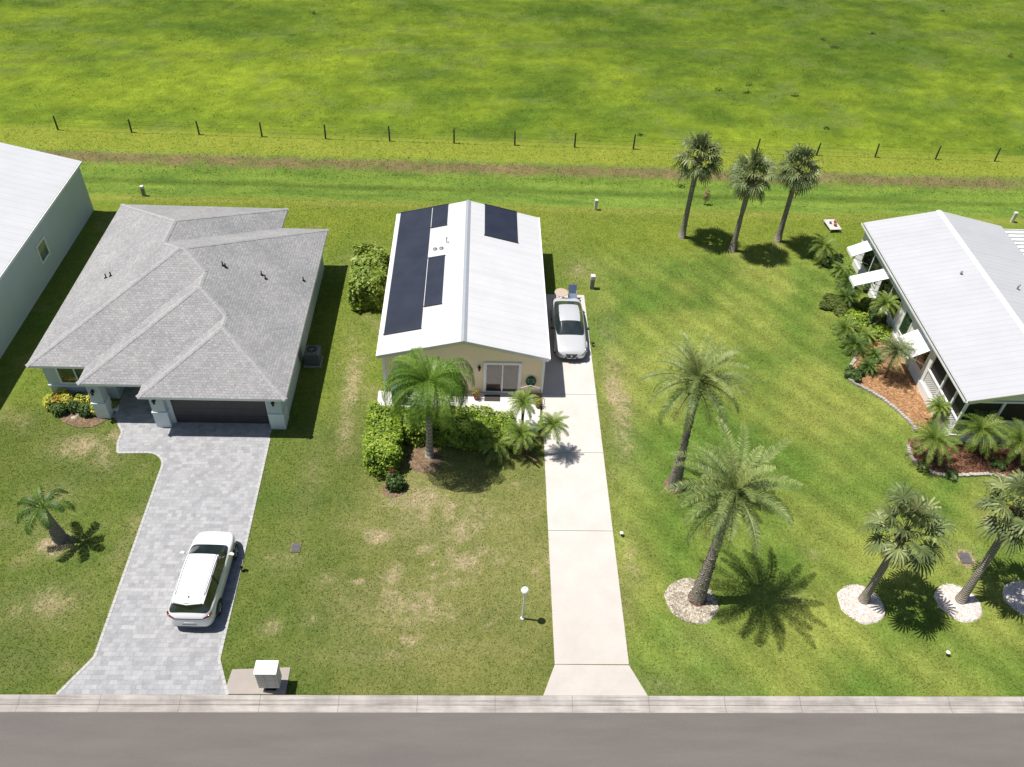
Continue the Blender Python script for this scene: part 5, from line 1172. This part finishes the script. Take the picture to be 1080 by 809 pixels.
    for x in (fx, rx):
        for sgn in (1, -1):
            y0 = sgn*(hw-.20); y1 = sgn*(hw+.004); t = MB(); n = 24; prof = [(y0, wr*.6), (y0, wr-.02), (y0+sgn*.02, wr), (y1-sgn*.02, wr), (y1, wr-.03), (y1, wr*.68)]
            vs_ = [(x+r*math.cos(2*PI*k/n), yy, wr+r*math.sin(2*PI*k/n)) for yy, r in prof for k in range(n)]
            t.add(vs_, [(i*n+k, i*n+(k+1) % n, (i+1)*n+(k+1) % n, (i+1)*n+k) for i in range(5) for k in range(n)]); wh = t.build('wheel', 'tyre', e)
            r_ = MB(); r_.add([(x+wr*.68*math.cos(2*PI*k/n), y1-sgn*.012, wr+wr*.68*math.sin(2*PI*k/n)) for k in range(n)], [tuple(range(n))]); 
            for k in range(5):
                a = 2*PI*k/5; r_.tube([(x, y1, wr), (x+wr*.62*math.cos(a), y1-sgn*.004, wr+wr*.62*math.sin(a))], .03, 5)
            r_.build('rim', 'alloy', wh)
            a_ = MB(); na = 14; R0, R1 = wr+.015, wr+.075
            vs_ = []
            for k in range(na+1):
                a = PI*k/na
                for r in (R0, R1): vs_.append((x+r*math.cos(a), sgn*(hw+.010), wr+r*math.sin(a)*.98)); vs_.append((x+r*math.cos(a), sgn*(hw-.10), wr+r*math.sin(a)*.98))
            a_.add(vs_, [q for k in range(na) for q in ((4*k, 4*k+4, 4*k+6, 4*k+2), (4*k+2, 4*k+6, 4*k+7, 4*k+3), (4*k, 4*k+1, 4*k+5, 4*k+4))]); a_.build('wheel_arch', 'car_trim' if suv else paint, e)
            # dark well behind the wheel
    c0 = bx[0]; 
    for sgn in (1, -1):
        m_ = MB(); x = c0[0]-.35; y = sgn*c0[1]*.95; z = c0[2]+.03
        m_.tube([(x, y, z), (x+.02, y+sgn*.09, z+.02)], .02, 5); m_.tube([(x+.02, y+sgn*.06, z+.06), (x+.01, y+sgn*.14, z+.065), (x+.03, y+sgn*.25, z+.05)], [.055, .085, .055], 8); m_.build('mirror', paint if suv else 'car_trim', e, smooth=True)
    return e, bx, hw
E=0
SUV = [(0.0, .48, .50, 0, .52, 'h', .30), (.07, .68, .70, 0, .74, 'h', .24), (.30, .84, .84, 0, .90, 'h', .22), (.75, .93, .93, 0, .98, 'h', .22), (1.02, .935, .98, 0, 1.03, 'h', .22),
       (1.88, .94, 1.02, .66, 1.56, 'c', .22), (2.35, .945, 1.03, .69, 1.645, 'c', .22), (3.2, .94, 1.05, .68, 1.655, 'c', .22), (3.95, .93, 1.08, .66, 1.61, 'c', .22), (4.26, .92, 1.10, .63, 1.56, 'c', .23),
       (4.47, .87, 1.03, 0, 1.14, 't', .26), (4.62, .74, .90, 0, .96, 't', .30), (4.66, .58, .66, 0, .70, 't', .36)]
e, bx, hw = car('parked_suv', 'white SUV parked on the grey paver driveway', (-11.35, 23.35, .024), -PI/2-.02, 4.64, SUV, 'car_white', True)
for sgn in (1, -1):
    MB().tube([(1.95, sgn*.60, 1.60), (2.1, sgn*.61, 1.67), (3.0, sgn*.61, 1.705), (3.75, sgn*.59, 1.66), (3.9, sgn*.575, 1.60)], .018, 6).build('roof_rail', 'aluminium', e)
    MB().tube([(4.34, sgn*.885, 1.0), (4.50, sgn*.79, .99), (4.60, sgn*.60, .96)], [.045, .05, .03], 6).build('taillight', 'tail_red', e, smooth=True)
MB().tube([(4.615, -.6, .93), (4.632, 0, .93), (4.615, .6, .93)], .018, 5).build('light_bar', 'car_trim', e)
MB().box(4.655, 4.67, -.2, .2, .60, .72).build('licence_plate', 'plate_white', e); MB().box(4.655, 4.665, -.30, .30, .55, .585).build('bumper_line', 'car_trim', e)
MB().tube([(3.98, 0, 1.60), (4.10, 0, 1.68)], [.03, .012], 6).build('antenna', 'car_trim', e)
MB().tube([(4.27, -.55, 1.575), (4.36, 0, 1.585), (4.27, .55, 1.575)], .035, 6).build('spoiler', 'car_white', e, smooth=True)
SED = [(0.0, .52, .48, 0, .50, 'h', .26), (.07, .74, .64, 0, .65, 'h', .20), (.35, .89, .76, 0, .80, 'h', .18), (.95, .915, .86, 0, .91, 'h', .18), (1.28, .92, .90, 0, .96, 'h', .18),
       (2.15, .925, .93, .58, 1.36, 'c', .18), (2.6, .925, .94, .61, 1.43, 'c', .18), (3.1, .925, .95, .60, 1.43, 'c', .18), (3.65, .92, .96, .56, 1.34, 'c', .18),
       (4.35, .90, .96, 0, 1.02, 't', .20), (4.75, .85, .90, 0, .97, 't', .24), (4.88, .70, .66, 0, .70, 't', .30)]
e, bx, hw = car('parked_sedan', 'silver sedan parked beside the cream house on the concrete driveway', (5.38, 35.78, .026), PI/2, 4.88, SED, 'car_silver', False)
for sgn in (1, -1):
    MB().tube([(.05, sgn*.62, .62), (.20, sgn*.76, .71), (.48, sgn*.83, .80)], [.035, .055, .02], 6).build('headlight_lens', 'headlamp', e, smooth=True)
    MB().tube([(4.60, sgn*.84, .86), (4.80, sgn*.74, .86)], [.05, .05], 6).build('taillight', 'tail_red', e, smooth=True)
gm = MB(); gm.add([(-.03, -.34, .60), (-.03, .34, .60), (-.01, .20, .34), (-.01, -.20, .34), (.08, -.34, .60), (.08, .34, .60), (.08, .20, .34), (.08, -.20, .34)], [(0, 1, 2, 3), (4, 7, 6, 5), (0, 4, 5, 1), (3, 2, 6, 7), (0, 3, 7, 4), (1, 5, 6, 2)]); gm.build('grille', 'car_trim', e)
vm = MB(); vm.tube([(-.035, -.36, .62), (-.045, -.2, .36), (-.045, .2, .36), (-.035, .36, .62)], .018, 6); vm.tube([(-.04, 0, .56), (-.045, 0, .48)], .05, 10); vm.build('chrome_trim', 'aluminium', e)
